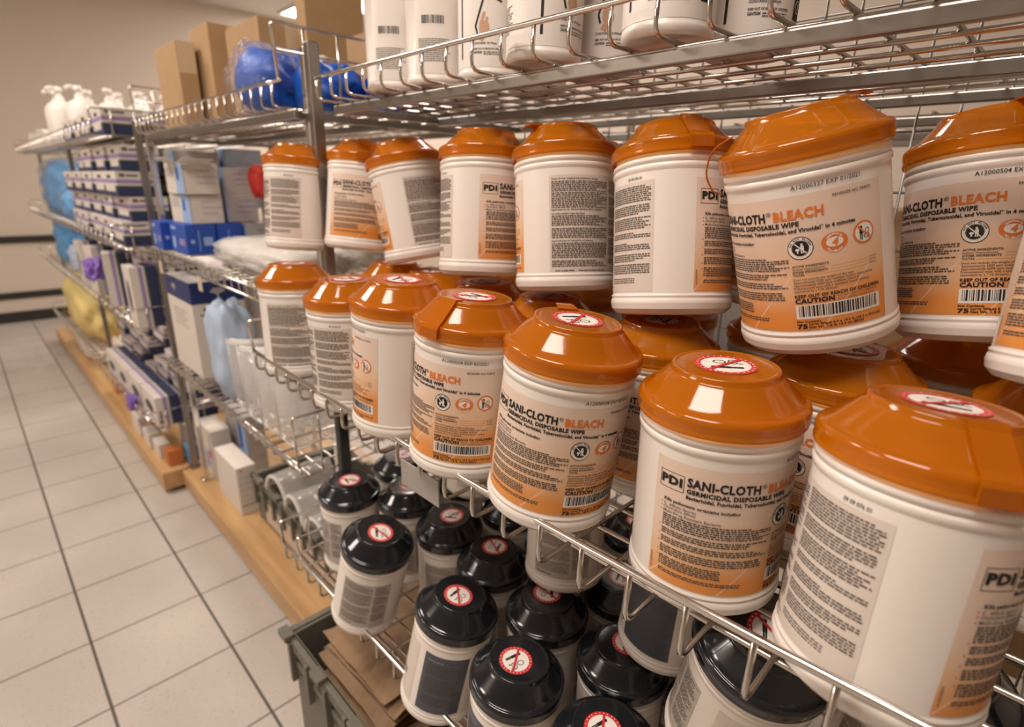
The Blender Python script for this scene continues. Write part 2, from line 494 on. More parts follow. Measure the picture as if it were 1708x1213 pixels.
    for j, t in enumerate(('0.63%', '99.37%', '100.00%')):
        a.rect(c(115 if j < 2 else 99), H - (6.50 + .27 * j), c(141), H - (6.485 + .27 * j), INKG, 2)
        a.text(c(142), H - (6.50 + .27 * j), t, .17, INKG, c(6), 0, 3)
    for j, (s, x1) in enumerate((('Does not include the weight of the wipe', 130), ('Approximately 6300 ppm available Sodium hypochlorite', 144), ('Approximately 6000 ppm available chlorine', 133), ('Premoistened wipe with a stabilized bleach solution', 141), ('(equivalent to a 1:10 dilution)', 118))):
        T(90, x1, 7.45 + .27 * j, s, .20, INKG, .012)
    T(90, 149, 9.05, 'KEEP OUT OF REACH OF CHILDREN', .30, INK, .035)
    T(90, 116, 9.55, 'CAUTION', .42, INK, .045)
    T(118, 147, 9.32, 'See back panel for additional', .20, INKG, .0)
    T(118, 144, 9.58, 'precautionary statements', .20, INKG, .0)
    a.barcode(c(90), H - 11.05, c(149), H - 9.72, INK, WHITE)
    T(90, 106, 11.38, 'Net Contents', .22, INK, .03)
    T(90, 97, 11.95, '75', .42, INK, .04)
    T(98, 149, 11.65, 'Large Wipes 6.0 x 10.5 in (15.2 x 26.6 cm)', .22, INK, .03)
    T(98, 135, 11.95, 'Net Wt. 1.8 lb 14.0 oz (853g)', .22, INK, .03)
    mb = MB(); a.build(mb, wrap(Rr, -W * .005 / Rr, .0265)); return mb.mesh('front_label')

def bleach_back(Rr):
    """fine-print back label in two columns; spans 115.5 to 244.5 degrees"""
    W = R(129) * Rr * 100; H = 12.15
    a = Art(); a.rect(0, 0, W, H, PANEL, 1, .3)
    cA = R(71) * Rr * 100
    T = lambda x0, x1, y, s, cap, b=0.02: a.text(x0, H - y, s, cap, INK, x1 - x0, b, 3)
    T(.3, 6.6, .55, 'Areas of Use: Hospital and Healthcare Settings', .19)
    a.words(.3, H - .75, cA - .5, 6, .225, .125, INKG, 11)
    a.words(.3, H - 2.15, cA - .5, 9, .225, .125, INKG, 12)
    T(.3, 2.6, 4.42, 'DIRECTIONS FOR USE', .19)
    a.words(2.8, H - 4.25, cA - 3, 1, .225, .125, INKG, 13)
    T(.3, 4.6, 4.92, 'TO CLEAN, DISINFECT AND DEODORIZE', .19)
    a.words(.3, H - 5.05, cA - .5, 13, .225, .125, INKG, 14, gaps=(6,))
    T(.3, 5.8, 8.32, 'Special Instructions for Cleaning Prior to Disinfection', .19)
    a.words(.3, H - 8.5, cA - .5, 14, .225, .125, INKG, 15, gaps=(9,))
    T(.8, 3.2, 12.15, 'NOT A SKIN WIPE', .19, .03); T(3.8, 7.9, 12.15, 'FOR USE ON HARD SURFACES', .19, .03)
    a.rect(cA + .05, .4, cA + .11, H - .4, WHITE, 2)
    x = cA + .35; wB = W - x - .35
    a.words(x, H - .45, wB, 8, .225, .12, INKG, 16)
    a.words(x, H - 2.5, wB, 12, .225, .12, INKG, 17, gaps=(5,))
    a.words(x, H - 5.5, wB, 9, .225, .12, INKG, 18, ragged=.5, gaps=(3, 4))
    a.words(x, H - 7.9, wB, 10, .225, .12, INKG, 19, ragged=.6, gaps=(4,))
    a.words(x, H - 10.6, wB * .7, 3, .225, .10, INKG, 20, ragged=.6)
    mb = MB(); a.build(mb, wrap(Rr, R(115.5), .0265)); return mb.mesh('back_label')

def lot_mesh(Rr, code, exp, side, z0):
    a = Art()
    if code: a.text(1.9, 0, code + ' EXP ' + exp, .38, INK, 5.4, .004, 3)
    if side: a.text(R(-144) * Rr * 100, -.25, side, .32, INK, 1.9, .01, 3)
    mb = MB(); a.build(mb, wrap(Rr, 0, z0)); return mb.mesh('lot_print')

def frame_for(axis, face_deg, center):
    """rotation that points the can's axis along `axis` and its angle face_deg at the aisle in front of it"""
    z = Vector(axis).normalized()
    v = Vector((0, 0, EYE)) - Vector(center); v = (v - z * v.dot(z)).normalized()
    d0 = Matrix.Rotation(-R(face_deg), 3, z) @ v
    y = -d0; x = y.cross(z)
    return Matrix((x, y, z)).transposed().to_4x4()

_bm = {}
def shared(key, fn, *a):
    if key not in _bm: _bm[key] = fn(*a)
    return _bm[key]

def bleach_can(label, J, axis, face, group, lidrot=0.0, tab=None, code='A12000504', exp='02/2021', strip=False):
    """J = centre of the joint between body and lid"""
    J = Vector(J); ax = Vector(axis).normalized(); base = J - ax * CAN_H
    o = thing('wipes_canister', label, 'canister', (0, 0, 0), 0, group)
    m = frame_for(ax, face, base + ax * .1); m.translation = base; o.matrix_world = m
    link('body', shared('bb', can_body, CAN_R, CAN_H, CAN), o)
    lid = link('lid', shared('bl', can_lid, CAN_R, LID_H, AMBER), o); lid.location = (0, 0, CAN_H); lid.rotation_euler = (0, 0, R(face + lidrot))
    lid['label'] = 'amber orange plastic lid'
    st = link('safety_sticker', shared('bs', sticker_mesh, .0425, .0265, 5), lid); st['label'] = 'round red and white warning sticker'
    st.rotation_euler = (0, 0, R(lidrot * 2.3))
    if tab is not None:
        t = link('flip_tab', shared('bt%d' % (1 if tab == 'up' else 0), tab_mesh, CAN_R, LID_H, AMBER, 1.0 if tab == 'up' else 0.0), lid)
        t.rotation_euler = (0, 0, R(0))
    if strip:                                        # torn seal ring hanging from the rim
        mb = MB(); pts = []
        for rr, zz, ph in ((.060, .033, -40), (.078, .026, -50), (.086, .004, -56), (.081, -.014, -60), (.0745, -.018, -66)):
            pts.append((rr * math.sin(R(ph)), -rr * math.cos(R(ph)), CAN_H + zz))
        mb.tube(bend(pts, .02, 4), .0009, AMBER, 6); mb.build('seal_strip', o)
    link('front_label', shared('bf', bleach_front, CAN_R * .98), o)
    link('back_label', shared('bk', bleach_back, CAN_R * .98), o)
    link('lot_print', shared('lot' + code, lot_mesh, CAN_R * .98, code, exp, '', .1526), o)
    link('batch_print', shared('batch', lot_mesh, CAN_R * .98, '', '', '09 09 076 01', .1526), o)
    return o

def dark_front(Rr):
    a = Art(); W = R(120) * Rr * 100; H = 11.2
    a.rect(0, 0, W, H, PANEL, 1, .3)
    a.text(1.2, H - 2.2, 'PDI', .5, INK, 1.1, .03, 3); a.frame(1.05, H - 2.4, 2.45, H - 1.5, .04, INK, 2)
    a.text(2.8, H - 2.2, 'Sani-Cloth', .75, INK, 5.2, .04, 3, shear=.12)
    a.rect(2.8, H - 2.45, 9.5, H - 2.40, INK, 2)
    a.text(2.8, H - 2.8, 'GERMICIDAL DISPOSABLE CLOTH', .24, INKG, 6.2, .02, 3)
    a.words(2.8, H - 3.1, 6.0, 2, .3, .14, INKG, 31)
    for i, ch in enumerate('3  '):
        x = 2.6 + 2.1 * i; y = H - 5.4
        a.disc(x, y, .95, .95, INK, 2); a.ring(x, y, .80, .80, .84, WHITE, 3)
        if i == 0: a.text(x - .26, y - .32, '3', .66, WHITE, .5, .05, 3)
        else:
            a.disc(x, y + .28, .14, .14, WHITE, 3); a.rect(x - .14, y - .40, x + .14, y + .12, WHITE, 3)
            a.bar(x - .5, y + .5, x + .5, y - .5, .1, WHITE, 4)
    a.words(1.2, H - 6.9, 9.5, 5, .28, .13, INKG, 33)
    a.barcode(1.2, 1.2, 6.2, 2.4, INK, WHITE, 2, 9)
    mb = MB(); a.build(mb, wrap(Rr, -R(60), .026)); return mb.mesh('front_label')
def dark_slate(Rr):
    a = Art(); W = R(66) * Rr * 100; H = 11.0
    a.rect(0, 0, W, H, SLATE, 1, .3)
    a.text(.7, H - 1.1, 'Directions for use', .24, INKW, 2.4, .0, 3)
    a.words(W * .55, H - .8, W * .34, 1, .3, .14, INKG, 40)
    a.words(.6, H - 1.6, W - 1.3, 9, .26, .10, INKG, 41); a.words(.6, H - 4.3, W - 1.3, 12, .26, .10, INKG, 42); a.words(.6, H - 7.8, W - 1.3, 7, .26, .10, INKG, 43, ragged=.6)
    mb = MB(); a.build(mb, wrap(Rr, R(72), .028)); return mb.mesh('slate_label')
def dark_grey(Rr):
    a = Art(); W = R(84) * Rr * 100; H = 10.6
    a.rect(0, 0, W, H, PANELG, 1, .3)
    wa = W * .66
    a.words(.3, H - .4, wa - .5, 20, .24, .09, INKG, 51, gaps=(7,)); a.words(.3, H - 5.6, wa - .5, 17, .24, .09, INKG, 52, gaps=(8,))
    a.rect(wa, .3, wa + .06, H - .3, PANEL, 2)
    a.words(wa + .3, H - .4, W - wa - .6, 36, .24, .09, INKG, 53, ragged=.5, gaps=(9, 18, 27))
    a.text(.4, .45, 'NOT A BABY WIPE', .22, INK, 2.6, .03, 3)
    mb = MB(); a.build(mb, wrap(Rr, R(-164), .028)); return mb.mesh('grey_label')

def dark_can(label, J, axis, face, group='charcoal lidded canisters on the lower shelf', lidrot=0.0):
    J = Vector(J); ax = Vector(axis).normalized(); base = J - ax * SM_H
    o = thing('wipes_canister', label, 'canister', (0, 0, 0), 0, group)
    m = frame_for(ax, face, base + ax * .1); m.translation = base; o.matrix_world = m
    link('body', shared('sb', can_body, SM_R, SM_H, CAN), o)
    lid = link('lid', shared('sl', can_lid, SM_R, SM_LID, DARKLID), o); lid.location = (0, 0, SM_H); lid.rotation_euler = (0, 0, R(face + lidrot))
    lid['label'] = 'charcoal black plastic lid'
    st = link('safety_sticker', shared('ss', sticker_mesh, .0419, .0225, 7), lid); st['label'] = 'round red and white warning sticker'
    st.location = (0, -.006, 0)
    st.rotation_euler = (0, 0, 0)
    link('front_label', shared('sf', dark_front, SM_R * .98), o)
    link('slate_label', shared('sd', dark_slate, SM_R * .98), o)['label'] = 'dark slate printed panel'
    link('grey_label', shared('sg', dark_grey, SM_R * .98), o)
    return o
# ---------------------------------------------------------------- room
def struct(name, o, label=None):
    o.name = name; o['kind'] = 'structure'
    if label: o['label'] = label
    return o

def tile_floor():
    m = bpy.data.materials.new('floor_tiles'); m.use_nodes = True
    nt = m.node_tree; N = nt.nodes; L = nt.links; b = N['Principled BSDF']
    b.inputs['Roughness'].default_value = 0.42
    tc = N.new('ShaderNodeTexCoord'); sp = N.new('ShaderNodeSeparateXYZ'); L.new(tc.outputs['Object'], sp.inputs[0])
    def math_(op, a, bb=None):
        n = N.new('ShaderNodeMath'); n.operation = op
        for i, v in enumerate((a, bb)):
            if v is None: continue
            if isinstance(v, (int, float)): n.inputs[i].default_value = v
            else: L.new(v, n.inputs[i])
        return n.outputs[0]
    def grout(axis, off, w):
        v = math_('DIVIDE', math_('SUBTRACT', sp.outputs[axis], off), .305)
        d = math_('ABSOLUTE', math_('SUBTRACT', v, math_('ROUND', v)))
        return math_('LESS_THAN', d, w / .305 / 2)
    gx = grout('X', .0393, .0075); gy = grout('Y', 1.538, .0050)
    g = math_('MAXIMUM', gx, gy)
    n1 = N.new('ShaderNodeTexNoise'); n1.inputs['Scale'].default_value = 1.6; L.new(tc.outputs['Object'], n1.inputs['Vector'])
    cr1 = N.new('ShaderNodeValToRGB'); L.new(n1.outputs['Fac'], cr1.inputs[0])
    cr1.color_ramp.elements[0].color = (0.44, 0.395, 0.35, 1); cr1.color_ramp.elements[1].color = (0.56, 0.505, 0.45, 1)
    cr1.color_ramp.elements[0].position = .3; cr1.color_ramp.elements[1].position = .7
    n2 = N.new('ShaderNodeTexVoronoi'); n2.inputs['Scale'].default_value = 95; L.new(tc.outputs['Object'], n2.inputs['Vector'])
    n3 = N.new('ShaderNodeTexNoise'); n3.inputs['Scale'].default_value = 60; L.new(tc.outputs['Object'], n3.inputs['Vector'])
    sp1 = math_('LESS_THAN', n2.outputs['Distance'], math_('MULTIPLY', n3.outputs['Fac'], .42))
    mx = N.new('ShaderNodeMix'); mx.data_type = 'RGBA'; L.new(math_('MULTIPLY', sp1, .38), mx.inputs['Factor'])
    L.new(cr1.outputs[0], mx.inputs['A']); mx.inputs['B'].default_value = (0.27, 0.21, 0.17, 1)
    mg = N.new('ShaderNodeMix'); mg.data_type = 'RGBA'; L.new(g, mg.inputs['Factor'])
    L.new(mx.outputs['Result'], mg.inputs['A']); mg.inputs['B'].default_value = (0.085, 0.072, 0.06, 1)
    L.new(mg.outputs['Result'], b.inputs['Base Color'])
    bp = N.new('ShaderNodeBump'); bp.inputs['Strength'].default_value = .4; bp.inputs['Distance'].default_value = .002
    L.new(math_('SUBTRACT', 1.0, g), bp.inputs['Height']); L.new(bp.outputs[0], b.inputs['Normal'])
    return m

RX0, RX1, RY0, RY1, RZ = -3.2, 4.2, -3.0, 7.03, EYE + 1.74
def slab(name, lo, hi, m):
    mb = MB(); mb.box(lo, hi, m); return struct(name, mb.build(name))
slab('floor', (RX0 - .1, RY0 - .1, -.1), (RX1 + .1, RY1 + .1, 0), tile_floor())
slab('ceiling', (RX0 - .1, RY0 - .1, RZ), (RX1 + .1, RY1 + .1, RZ + .1), CEIL)
slab('wall_far', (RX0 - .1, RY1, 0), (RX1 + .1, RY1 + .1, RZ), WALL)
slab('wall_left', (RX0 - .1, RY0, 0), (RX0, RY1, RZ), WALL)
slab('wall_right', (RX1, RY0, 0), (RX1 + .1, RY1, RZ), WALL)
slab('wall_near', (RX0 - .1, RY0 - .1, 0), (RX1 + .1, RY0, RZ), WALL)
slab('baseboard_far', (RX0, RY1 - .02, 0), (RX1, RY1, .10), RUBBER)
slab('trim_1', (RX0, RY1 - .018, .225), (RX1, RY1, .285), RUBBER)
slab('trim_2', (RX0, RY1 - .025, .745), (RX1, RY1, .805), RUBBER)

FRAMEW = mat('white_enamel', (0.7, 0.68, 0.65), 0.4)
def lamp_mat():
    m = bpy.data.materials.new('lamp_diffuser'); m.use_nodes = True
    nt = m.node_tree; nt.nodes.remove(nt.nodes['Principled BSDF'])
    e = nt.nodes.new('ShaderNodeEmission'); e.inputs[0].default_value = (*LAMP_COL, 1); e.inputs[1].default_value = LAMP_POWER
    nt.links.new(e.outputs[0], nt.nodes['Material Output'].inputs[0]); return m
LAMP = lamp_mat()
LAMP_LAB = ['above the aisle by the nearest canisters', 'above the aisle by the middle rack', 'over the floor behind the racks, nearer one', 'over the floor behind the racks, farther one', 'near the far wall behind the racks', 'over the open floor to the side']
lf = ld = None
for (x, y), lab in zip(LAMPS, LAMP_LAB):
    o = thing('ceiling_light', 'recessed fluorescent ceiling light ' + lab, 'light', (x, y, RZ), 0, 'recessed ceiling lights')
    if lf is None:
        mb = MB(); a, b_ = .32, .62
        for q in (((-a, -b_, -.02), (-a + .03, b_, 0)), ((a - .03, -b_, -.02), (a, b_, 0)), ((-a + .03, -b_, -.02), (a - .03, -b_ + .03, 0)), ((-a + .03, b_ - .03, -.02), (a - .03, b_, 0))): mb.box(*q, FRAMEW)
        lf = mb.mesh('frame')
        mb = MB(); mb.recalc = False; mb.poly([(-a + .03, b_ - .03, -.012), (a - .03, b_ - .03, -.012), (a - .03, -b_ + .03, -.012), (-a + .03, -b_ + .03, -.012)], LAMP); ld = mb.mesh('diffuser')
    link('frame', lf, o); link('diffuser', ld, o)

# ---------------------------------------------------------------- wire shelving
E0 = EYE
def wire_shelf(unit, xf, xb, y0, y1, z, lip=None, pitch=.0555, ypitch=.05, channel=False, fence=None, wr=.0026, tilt=0.0, truss=False, rise=None):
    """a wire deck between y0 (near) and y1 (far); lip = (x, z) of the front rail; fence = height of the end fences"""
    mb = MB()
    n = int((y1 - y0) / pitch)
    ys = [y1 - .008 - i * pitch for i in range(n + 1)]
    zf = (lambda y: z + rise(y)) if rise else (lambda y: z)
    lf_ = lip if callable(lip) else (lambda y: lip)
    for y in ys:
        if lip:
            xl, zl = lf_(y)
            p = [(xb, y, zf(y)), (xl + .028, y, zf(y)), (xl - .002, y, zf(y) - .001 if not channel else z), (xl, y, zl)]
            mb.tube(bend(p, .014, 3), wr, STEEL, 6)
        else:
            mb.tube([(xb, y, z), (xf, y, z)], wr, STEEL, 6)
    x = xf
    zz = z - wr * 2
    yy_ = [y0 + (y1 - y0) * q / 12 for q in range(13)] if rise else [y0, y1]
    k = 0
    while x < xb + .001:
        mb.tube([(x, y, zz - z + zf(y)) for y in yy_], wr * 1.15, STEEL, 6); x += ypitch
    mb.tube([(xf + .014, y, zz - z + zf(y)) for y in yy_], wr * 1.15, STEEL, 6)
    if truss:
        mb.tube([(xf, y0, z - .035), (xf, y1, z - .035)], .0035, STEEL, 6)
        for y in ys: mb.tube([(xf, y, z - .035), (xf, y, z)], wr, STEEL, 5)
    if channel:
        for cx in (xf, xb): mb.box((cx - .006, y0, z - .021), (cx + .006, y1, z - .006), STEELD, .002)
        for cy in (y0 + .02, y1 - .02): mb.box((xf + .006, cy - .006, z - .021), (xb - .006, cy + .006, z - .007), STEELD, .002)
        mb.box((xf + .22, y0 + .03, z - .026), (xf + .235, y1 - .03, z - .010), STEELD, .002)
    sh = mb.build('wire_shelf', unit)
    if lip:
        mb = MB()
        mb.tube([(lf_(y)[0], y, lf_(y)[1]) for y in [y0 + (y1 - y0) * k / 16 for k in range(17)]], .0036, CHROME, 8)
        mb.build('front_lip', sh)
    if fence:
        xs = lf_(fence[1][0])[0] if lip else xf
        for yy in fence[1]:
            mb = MB(); h = fence[0]; t = z + h
            zb = lf_(yy)[1] if lip else z
            mb.tube(bend([(xs, yy, zb), (xs - .006, yy, t), (xb, yy, t)], .01, 3), .0032, CHROME, 6)
            if h > .12: mb.tube([(xs, yy, z + h * .68), (xb, yy, z + h * .68)], .0026, STEEL, 6)
            xx = xs + .06
            while xx < xb: mb.tube([(xx, yy, z), (xx, yy, t)], wr, STEEL, 5); xx += .075
            mb.build('end_fence', sh)
    return sh

def post(unit, x, y, z0, z1, m, w=.016, slots=True):
    z0 += .0006
    mb = MB(); mb.box((x - w, y - w, z0), (x + w, y + w, z1), m, .003)
    mb.box((x - w * 1.7, y - w * 1.7, z0), (x + w * 1.7, y + w * 1.7, z0 + .012), m, .003)
    return mb.build('post', unit)

PT = .105   # top of the wooden platforms
def maple():
    m = bpy.data.materials.new('maple_board'); m.use_nodes = True
    nt = m.node_tree; b = nt.nodes['Principled BSDF']; b.inputs['Roughness'].default_value = .38
    tc = nt.nodes.new('ShaderNodeTexCoord'); mp = nt.nodes.new('ShaderNodeMapping'); mp.inputs['Scale'].default_value = (14, 1.2, 10)
    n = nt.nodes.new('ShaderNodeTexNoise'); n.inputs['Scale'].default_value = 2.0; n.inputs['Detail'].default_value = 6
    nt.links.new(tc.outputs['Object'], mp.inputs[0]); nt.links.new(mp.outputs[0], n.inputs['Vector'])
    cr_ = nt.nodes.new('ShaderNodeValToRGB'); nt.links.new(n.outputs['Fac'], cr_.inputs[0])
    cr_.color_ramp.elements[0].color = (0.40, 0.225, 0.095, 1); cr_.color_ramp.elements[1].color = (0.62, 0.39, 0.18, 1)
    cr_.color_ramp.elements[0].position = .25; cr_.color_ramp.elements[1].position = .75
    nt.links.new(cr_.outputs[0], b.inputs['Base Color']); return m
MAPLE = maple()
def platform(label, x0, x1, y0, y1, zb=.022):
    o = thing('wooden_platform', label, 'platform', ((x0 + x1) / 2, (y0 + y1) / 2, 0), 0, 'wooden rolling platforms under the racks')
    hx, hy = (x1 - x0) / 2, (y1 - y0) / 2
    mb = MB(); mb.box((-hx, -hy, zb), (hx, hy, PT), MAPLE, .003); mb.build('board', o)
    for sx in (-1, 1):
        for sy in (-1, 1):
            mb = MB(); cx, cy = sx * (hx - .09), sy * (hy - .06)
            mb.lathe([(0, -.012), (.018, -.012), (.021, -.009), (.021, .009), (.018, .012), (0, .012)], BLACKM, 20)
            mb.xform(Matrix.Translation((cx, cy, .0212)) @ Matrix.Rotation(R(90), 4, 'Y'))
            mb.build('caster', o)
    return o
platform('long maple platform under the far rack of glove boxes', .432, 1.15, 2.625, 6.0)
platform('maple platform under the middle rack, carrying two white cartons', .508, 1.2, 1.175, 2.605)
platform('maple platform under the nearest rack and the open crate', .425, 1.15, -.30, 1.155)

def rack(label, y0, y1, pm):
    o = thing('shelving_rack', label, 'shelving', (0, 0, 0), 0, 'wire shelving racks along the aisle')
    return o
TOPZ = E0 + .143
ORZ = E0 - .382
BKZ = E0 - .824
near = rack('nearest chrome wire rack loaded with orange lidded canisters', -.2, 1.09, BLACKM)
for y in (1.176, -.17):
    for x in ((.580 if y > 0 else .56), 1.064):
        post(near, x, y, PT, ORZ - .01, BLACKM, .013)  # lower half of the steel post, its shade painted in as black
        post(near, x, y, ORZ - .01, TOPZ + .12, STEELD, .012)
wire_shelf(near, .572, 1.05, -.16, 1.075, TOPZ, (.532, E0 + .181), channel=True, ypitch=.055)
def or_lip(y):                                       # the rail bows up and out towards the loaded near end
    t = (1.165 - y) / 1.165
    return (.394 - .036 * t, E0 - .343 + .036 * max(t, 0) ** 3)
wire_shelf(near, .425, 1.05, -.16, 1.165, ORZ, or_lip, fence=(.105, (1.165,)), wr=.0028, rise=lambda y: .008 * max((1.165 - y) / 1.165, 0) ** 3)
wire_shelf(near, .420, 1.05, -.16, 1.115, BKZ, (.388, E0 - .784), fence=(.095, (1.115, 1.03)), wr=.0028)
# rear wire panel
mb = MB()
for i in range(24): mb.tube([(1.075, -.14 + i * .052, E0 - .9), (1.075, -.14 + i * .052, E0 + .36)], .002, STEELD, 5)
for i in range(15): mb.tube([(1.078, -.15, E0 - .9 + i * .09), (1.078, 1.07, E0 - .9 + i * .09)], .002, STEELD, 5)
mb.build('rear_wire_panel', near)

mid = rack('middle chrome wire rack with blue boxes and face shields', 1.13, 2.45, CHROME)
for y in (1.237, 2.445):
    for x in ((.598 if y < 2 else .56), 1.065): post(mid, x, y, PT, (E0 + .265) if y < 2 else (E0 + .15), CHROME, .011)
wire_shelf(mid, .552, 1.05, 1.203, 2.42, E0 + .143, (.522, E0 + .190), channel=True, fence=(.150, (1.21, 2.40)), ypitch=.055)
wire_shelf(mid, .502, 1.05, 1.203, 2.43, E0 - .252, truss=True)
wire_shelf(mid, .490, 1.05, 1.203, 2.43, E0 - .690, (.478, E0 - .672), fence=(.155, (1.21,)), truss=False)

far = rack('far grey wire rack packed with white and navy glove boxes', 2.63, 5.7, STEELD)
for y in (2.60, 4.275, 5.70):
    for x in (.56, 1.06): post(far, x, y, PT, E0 + .2, STEELD, .012)
GZ = [E0 + .145, E0 - .272, E0 - .605, E0 - 1.06]
for z in GZ:
    wire_shelf(far, .47, 1.05, 2.64, 5.68, z, (.432, z + .05), pitch=.11, ypitch=.09, fence=(.09, (2.645, 5.66)), wr=.003)
# ---------------------------------------------------------------- bleach-wipe canisters
def rise(y): return .008 * max((1.165 - y) / 1.165, 0) ** 3
def J(x, y, z): return (x, y, E0 + z)
GB = 'orange lidded canisters standing on the middle shelf'
GT = 'orange lidded canisters in the upper layer'
# lower layer, front row, from the far end of the shelf towards the viewer
bleach_can('orange lidded canister at the far left end of the shelf lip, grey print side out', J(.462, 1.088, -.200), (.02, .03, 1), 168, GB, 30)
bleach_can('second orange lidded canister from the shelf end, its red sticker lid catching light', J(.450, .850, -.198), (0, .01, 1), -115, GB, 60)
bleach_can('orange lidded canister leaning left, orange label strip and plain white gap facing out', J(.428, .655, -.171), (.03, -.05, 1), 105, GB, 100)
bleach_can('orange lidded canister with label cut after BLEACH, above the hanging grey price card', J(.430, .505, -.172), (.05, -.06, 1), 43, GB, -40, 0)
bleach_can('orange lidded canister with full label facing out, leaning over the shelf lip', J(.434, .350, -.172), (.05, -.10, 1), -2, GB, 200, 'up')
bleach_can('orange lidded canister with PDI box at its left, right behind the front rail', J(.462, .197, -.190), (-.02, .01, 1), -38, GB, 140)
bleach_can('largest orange lidded canister at the lower right corner, blank white side out', J(.455, .042, -.179), (.10, .0, 1), -111, GB, 30, 0)
# lower layer, rows behind
for x, y, f, l in ((.64, 1.0, 10, 'orange lidded canister behind the first one at the shelf end'), (.63, .85, 0, 'orange lidded canister behind the leaning one with the orange strip'), (.625, .70, 60, 'orange lidded canister half hidden behind the one above the price card'),
                   (.612, .54, 20, 'orange lidded canister behind the fully labelled leaning one'), (.600, .345, 5, 'orange lidded canister between and behind the two labelled front canisters'), (.632, .145, 40, 'orange lidded canister squeezed behind the two nearest front canisters'),
                   (.66, -.03, 90, 'orange lidded canister behind the largest corner one')):
    bleach_can(l, J(x, y, -.2008 + rise(y)), (0.0, 0, 1), f, GB, 77 * y * 10)
for x, y, l in ((.80, .95, 'farther orange lid in the third row near the shelf end'), (.79, .77, 'orange lid in the third row behind the price card canister'), (.78, .60, 'orange lid in the third row behind the leaning labelled canister'), (.77, .43, 'orange lid in the third row deep under the upper layer'), (.78, .26, 'third row orange lid under the big labelled upper canister'), (.80, .07, 'third row orange lid in shadow at the right edge')):
    bleach_can(l, J(x, y, -.2008 + rise(y)), (0.0, 0.0, 1), 0, GB, 300 * y)
# upper layer standing on those lids
bleach_can('upper orange lidded canister at the far left, grey fine print facing out', J(.557, 1.235, 0.0260), (.10, .03, 1), -120, GT, 10)
bleach_can('upper orange lidded canister second from left, PDI lettering at its edge', J(.636, 1.099, 0.0320), (.14, .02, 1), -21, GT, 0, 0)
bleach_can('upper orange lidded canister third from left, tilted, white gap in the middle', J(.632, .939, 0.0280), (-.06, .20, 1), 123, GT, 70)
bleach_can('upper orange lidded canister fourth from left, PDI label at its right side', J(.615, .690, 0.0320), (.10, .08, 1), -72, GT, 130)
bleach_can('upper orange lidded canister with dense black fine print panel facing out', J(.621, .532, 0.0300), (.08, .14, 1), 132, GT, -60, 'up')
bleach_can('upper orange lidded canister with flip tab strap, blank side out left of the big label', J(.624, .364, 0.0250), (.12, .16, 1), -99, GT, 22, 0)
bleach_can('big upper orange lidded canister tilted, whole SANI-CLOTH BLEACH label readable', J(.580, .205, 0.0300), (-.17, .20, 1), 25, GT, 115, 'up', code='A12000327', exp='01/2021', strip=True)
bleach_can('upper orange lidded canister behind the tilted one, right part of label showing', J(.742, .084, 0.0320), (.10, .16, 1), 25, GT, 30, 'up')
bleach_can('upper orange lidded canister cut off by the right edge of the view', J(.625, -.030, 0.0300), (.16, .02, 1), -8, GT, -75, 'up')
for x, y, l in ((.79, .86, 'rear upper orange lid between the third and fourth canisters'), (.79, .62, 'rear upper orange lid behind the fine print canister'), (.79, .44, 'rear upper orange lid right of the fine print canister'), (.79, .28, 'rear upper orange lid behind the flip tab canister')):
    bleach_can(l, J(x, y, .026), (0.02, 0.02, 1), 0, GT, 300 * y)

# ---------------------------------------------------------------- charcoal-lidded canisters
DK = [
 ('charcoal lidded canister upright at the far end of the lower shelf, slim print facing left', .494, .990, -.649, (-.02, -.06, 1), -60, 20),
 ('charcoal lidded canister leaning out over the lower front rail, grey print panel out', .431, .774, -.634, (.08, -.26, 1), -118, 10),
 ('charcoal lid peeking over behind the upright end canister', .575, .885, -.652, (0, 0, 1), -115, 40),
 ('charcoal lidded canister in the shade under the price card end', .640, 1.010, -.650, (.0, 0, 1), -60, 90),
 ('charcoal lidded canister with grey print right of the leaning one', .568, .737, -.650, (-.03, -.04, 1), -115, 75),
 ('charcoal lid in the second row above the slate panelled canister', .562, .603, -.652, (0, 0, 1), -115, 160),
 ('charcoal lidded canister with dark slate panel facing the aisle', .438, .555, -.644, (.14, -.14, 1), 102, -30),
 ('charcoal lid centre of the second row with slash sticker', .545, .460, -.652, (0, 0, 1), -100, 185),
 ('charcoal lid deep in the third row under the orange shelf rail', .670, .405, -.650, (0, 0, 1), 0, -10),
 ('charcoal lidded canister at the bottom edge with its slate panel at the left', .423, .405, -.649, (.05, -.06, 1), 148, -50),
 ('charcoal lid right of the bottom edge canister, upside down sticker', .553, .322, -.652, (0, 0, 1), 0, 120),
 ('charcoal lid cut by the bottom edge of the view', .435, .265, -.655, (0, 0, 1), 30, -45),
 ('charcoal lid in the shade below the lying canister', .575, .190, -.655, (0, 0, 1), 30, 60),
 ('charcoal lid in the third row behind the slash sticker one', .685, .555, -.650, (0, 0, 1), 30, 200),
 ('charcoal lid in the third row far behind the leaning canister', .703, .698, -.650, (0, 0, 1), 30, 140),
 ('charcoal lidded canister in the third row near the shelf end', .705, .850, -.650, (0, 0, 1), 30, 240),
 ('charcoal lid in the fourth row behind the slash sticker ones', .825, .48, -.650, (0, 0, 1), 30, 20),
 ('charcoal lid in the fourth row, far half of the lower shelf', .825, .63, -.650, (0, 0, 1), 30, 20),
 ('charcoal lid in the fourth row, near half of the lower shelf', .83, .33, -.650, (0, 0, 1), 30, 20),
 ('charcoal lid in the third row at the dark right side', .70, .27, -.650, (0, 0, 1), 30, 20),
]
for l, x, y, z, ax, f, lr in DK: dark_can(l, J(x, y, z), ax, f, lidrot=lr)
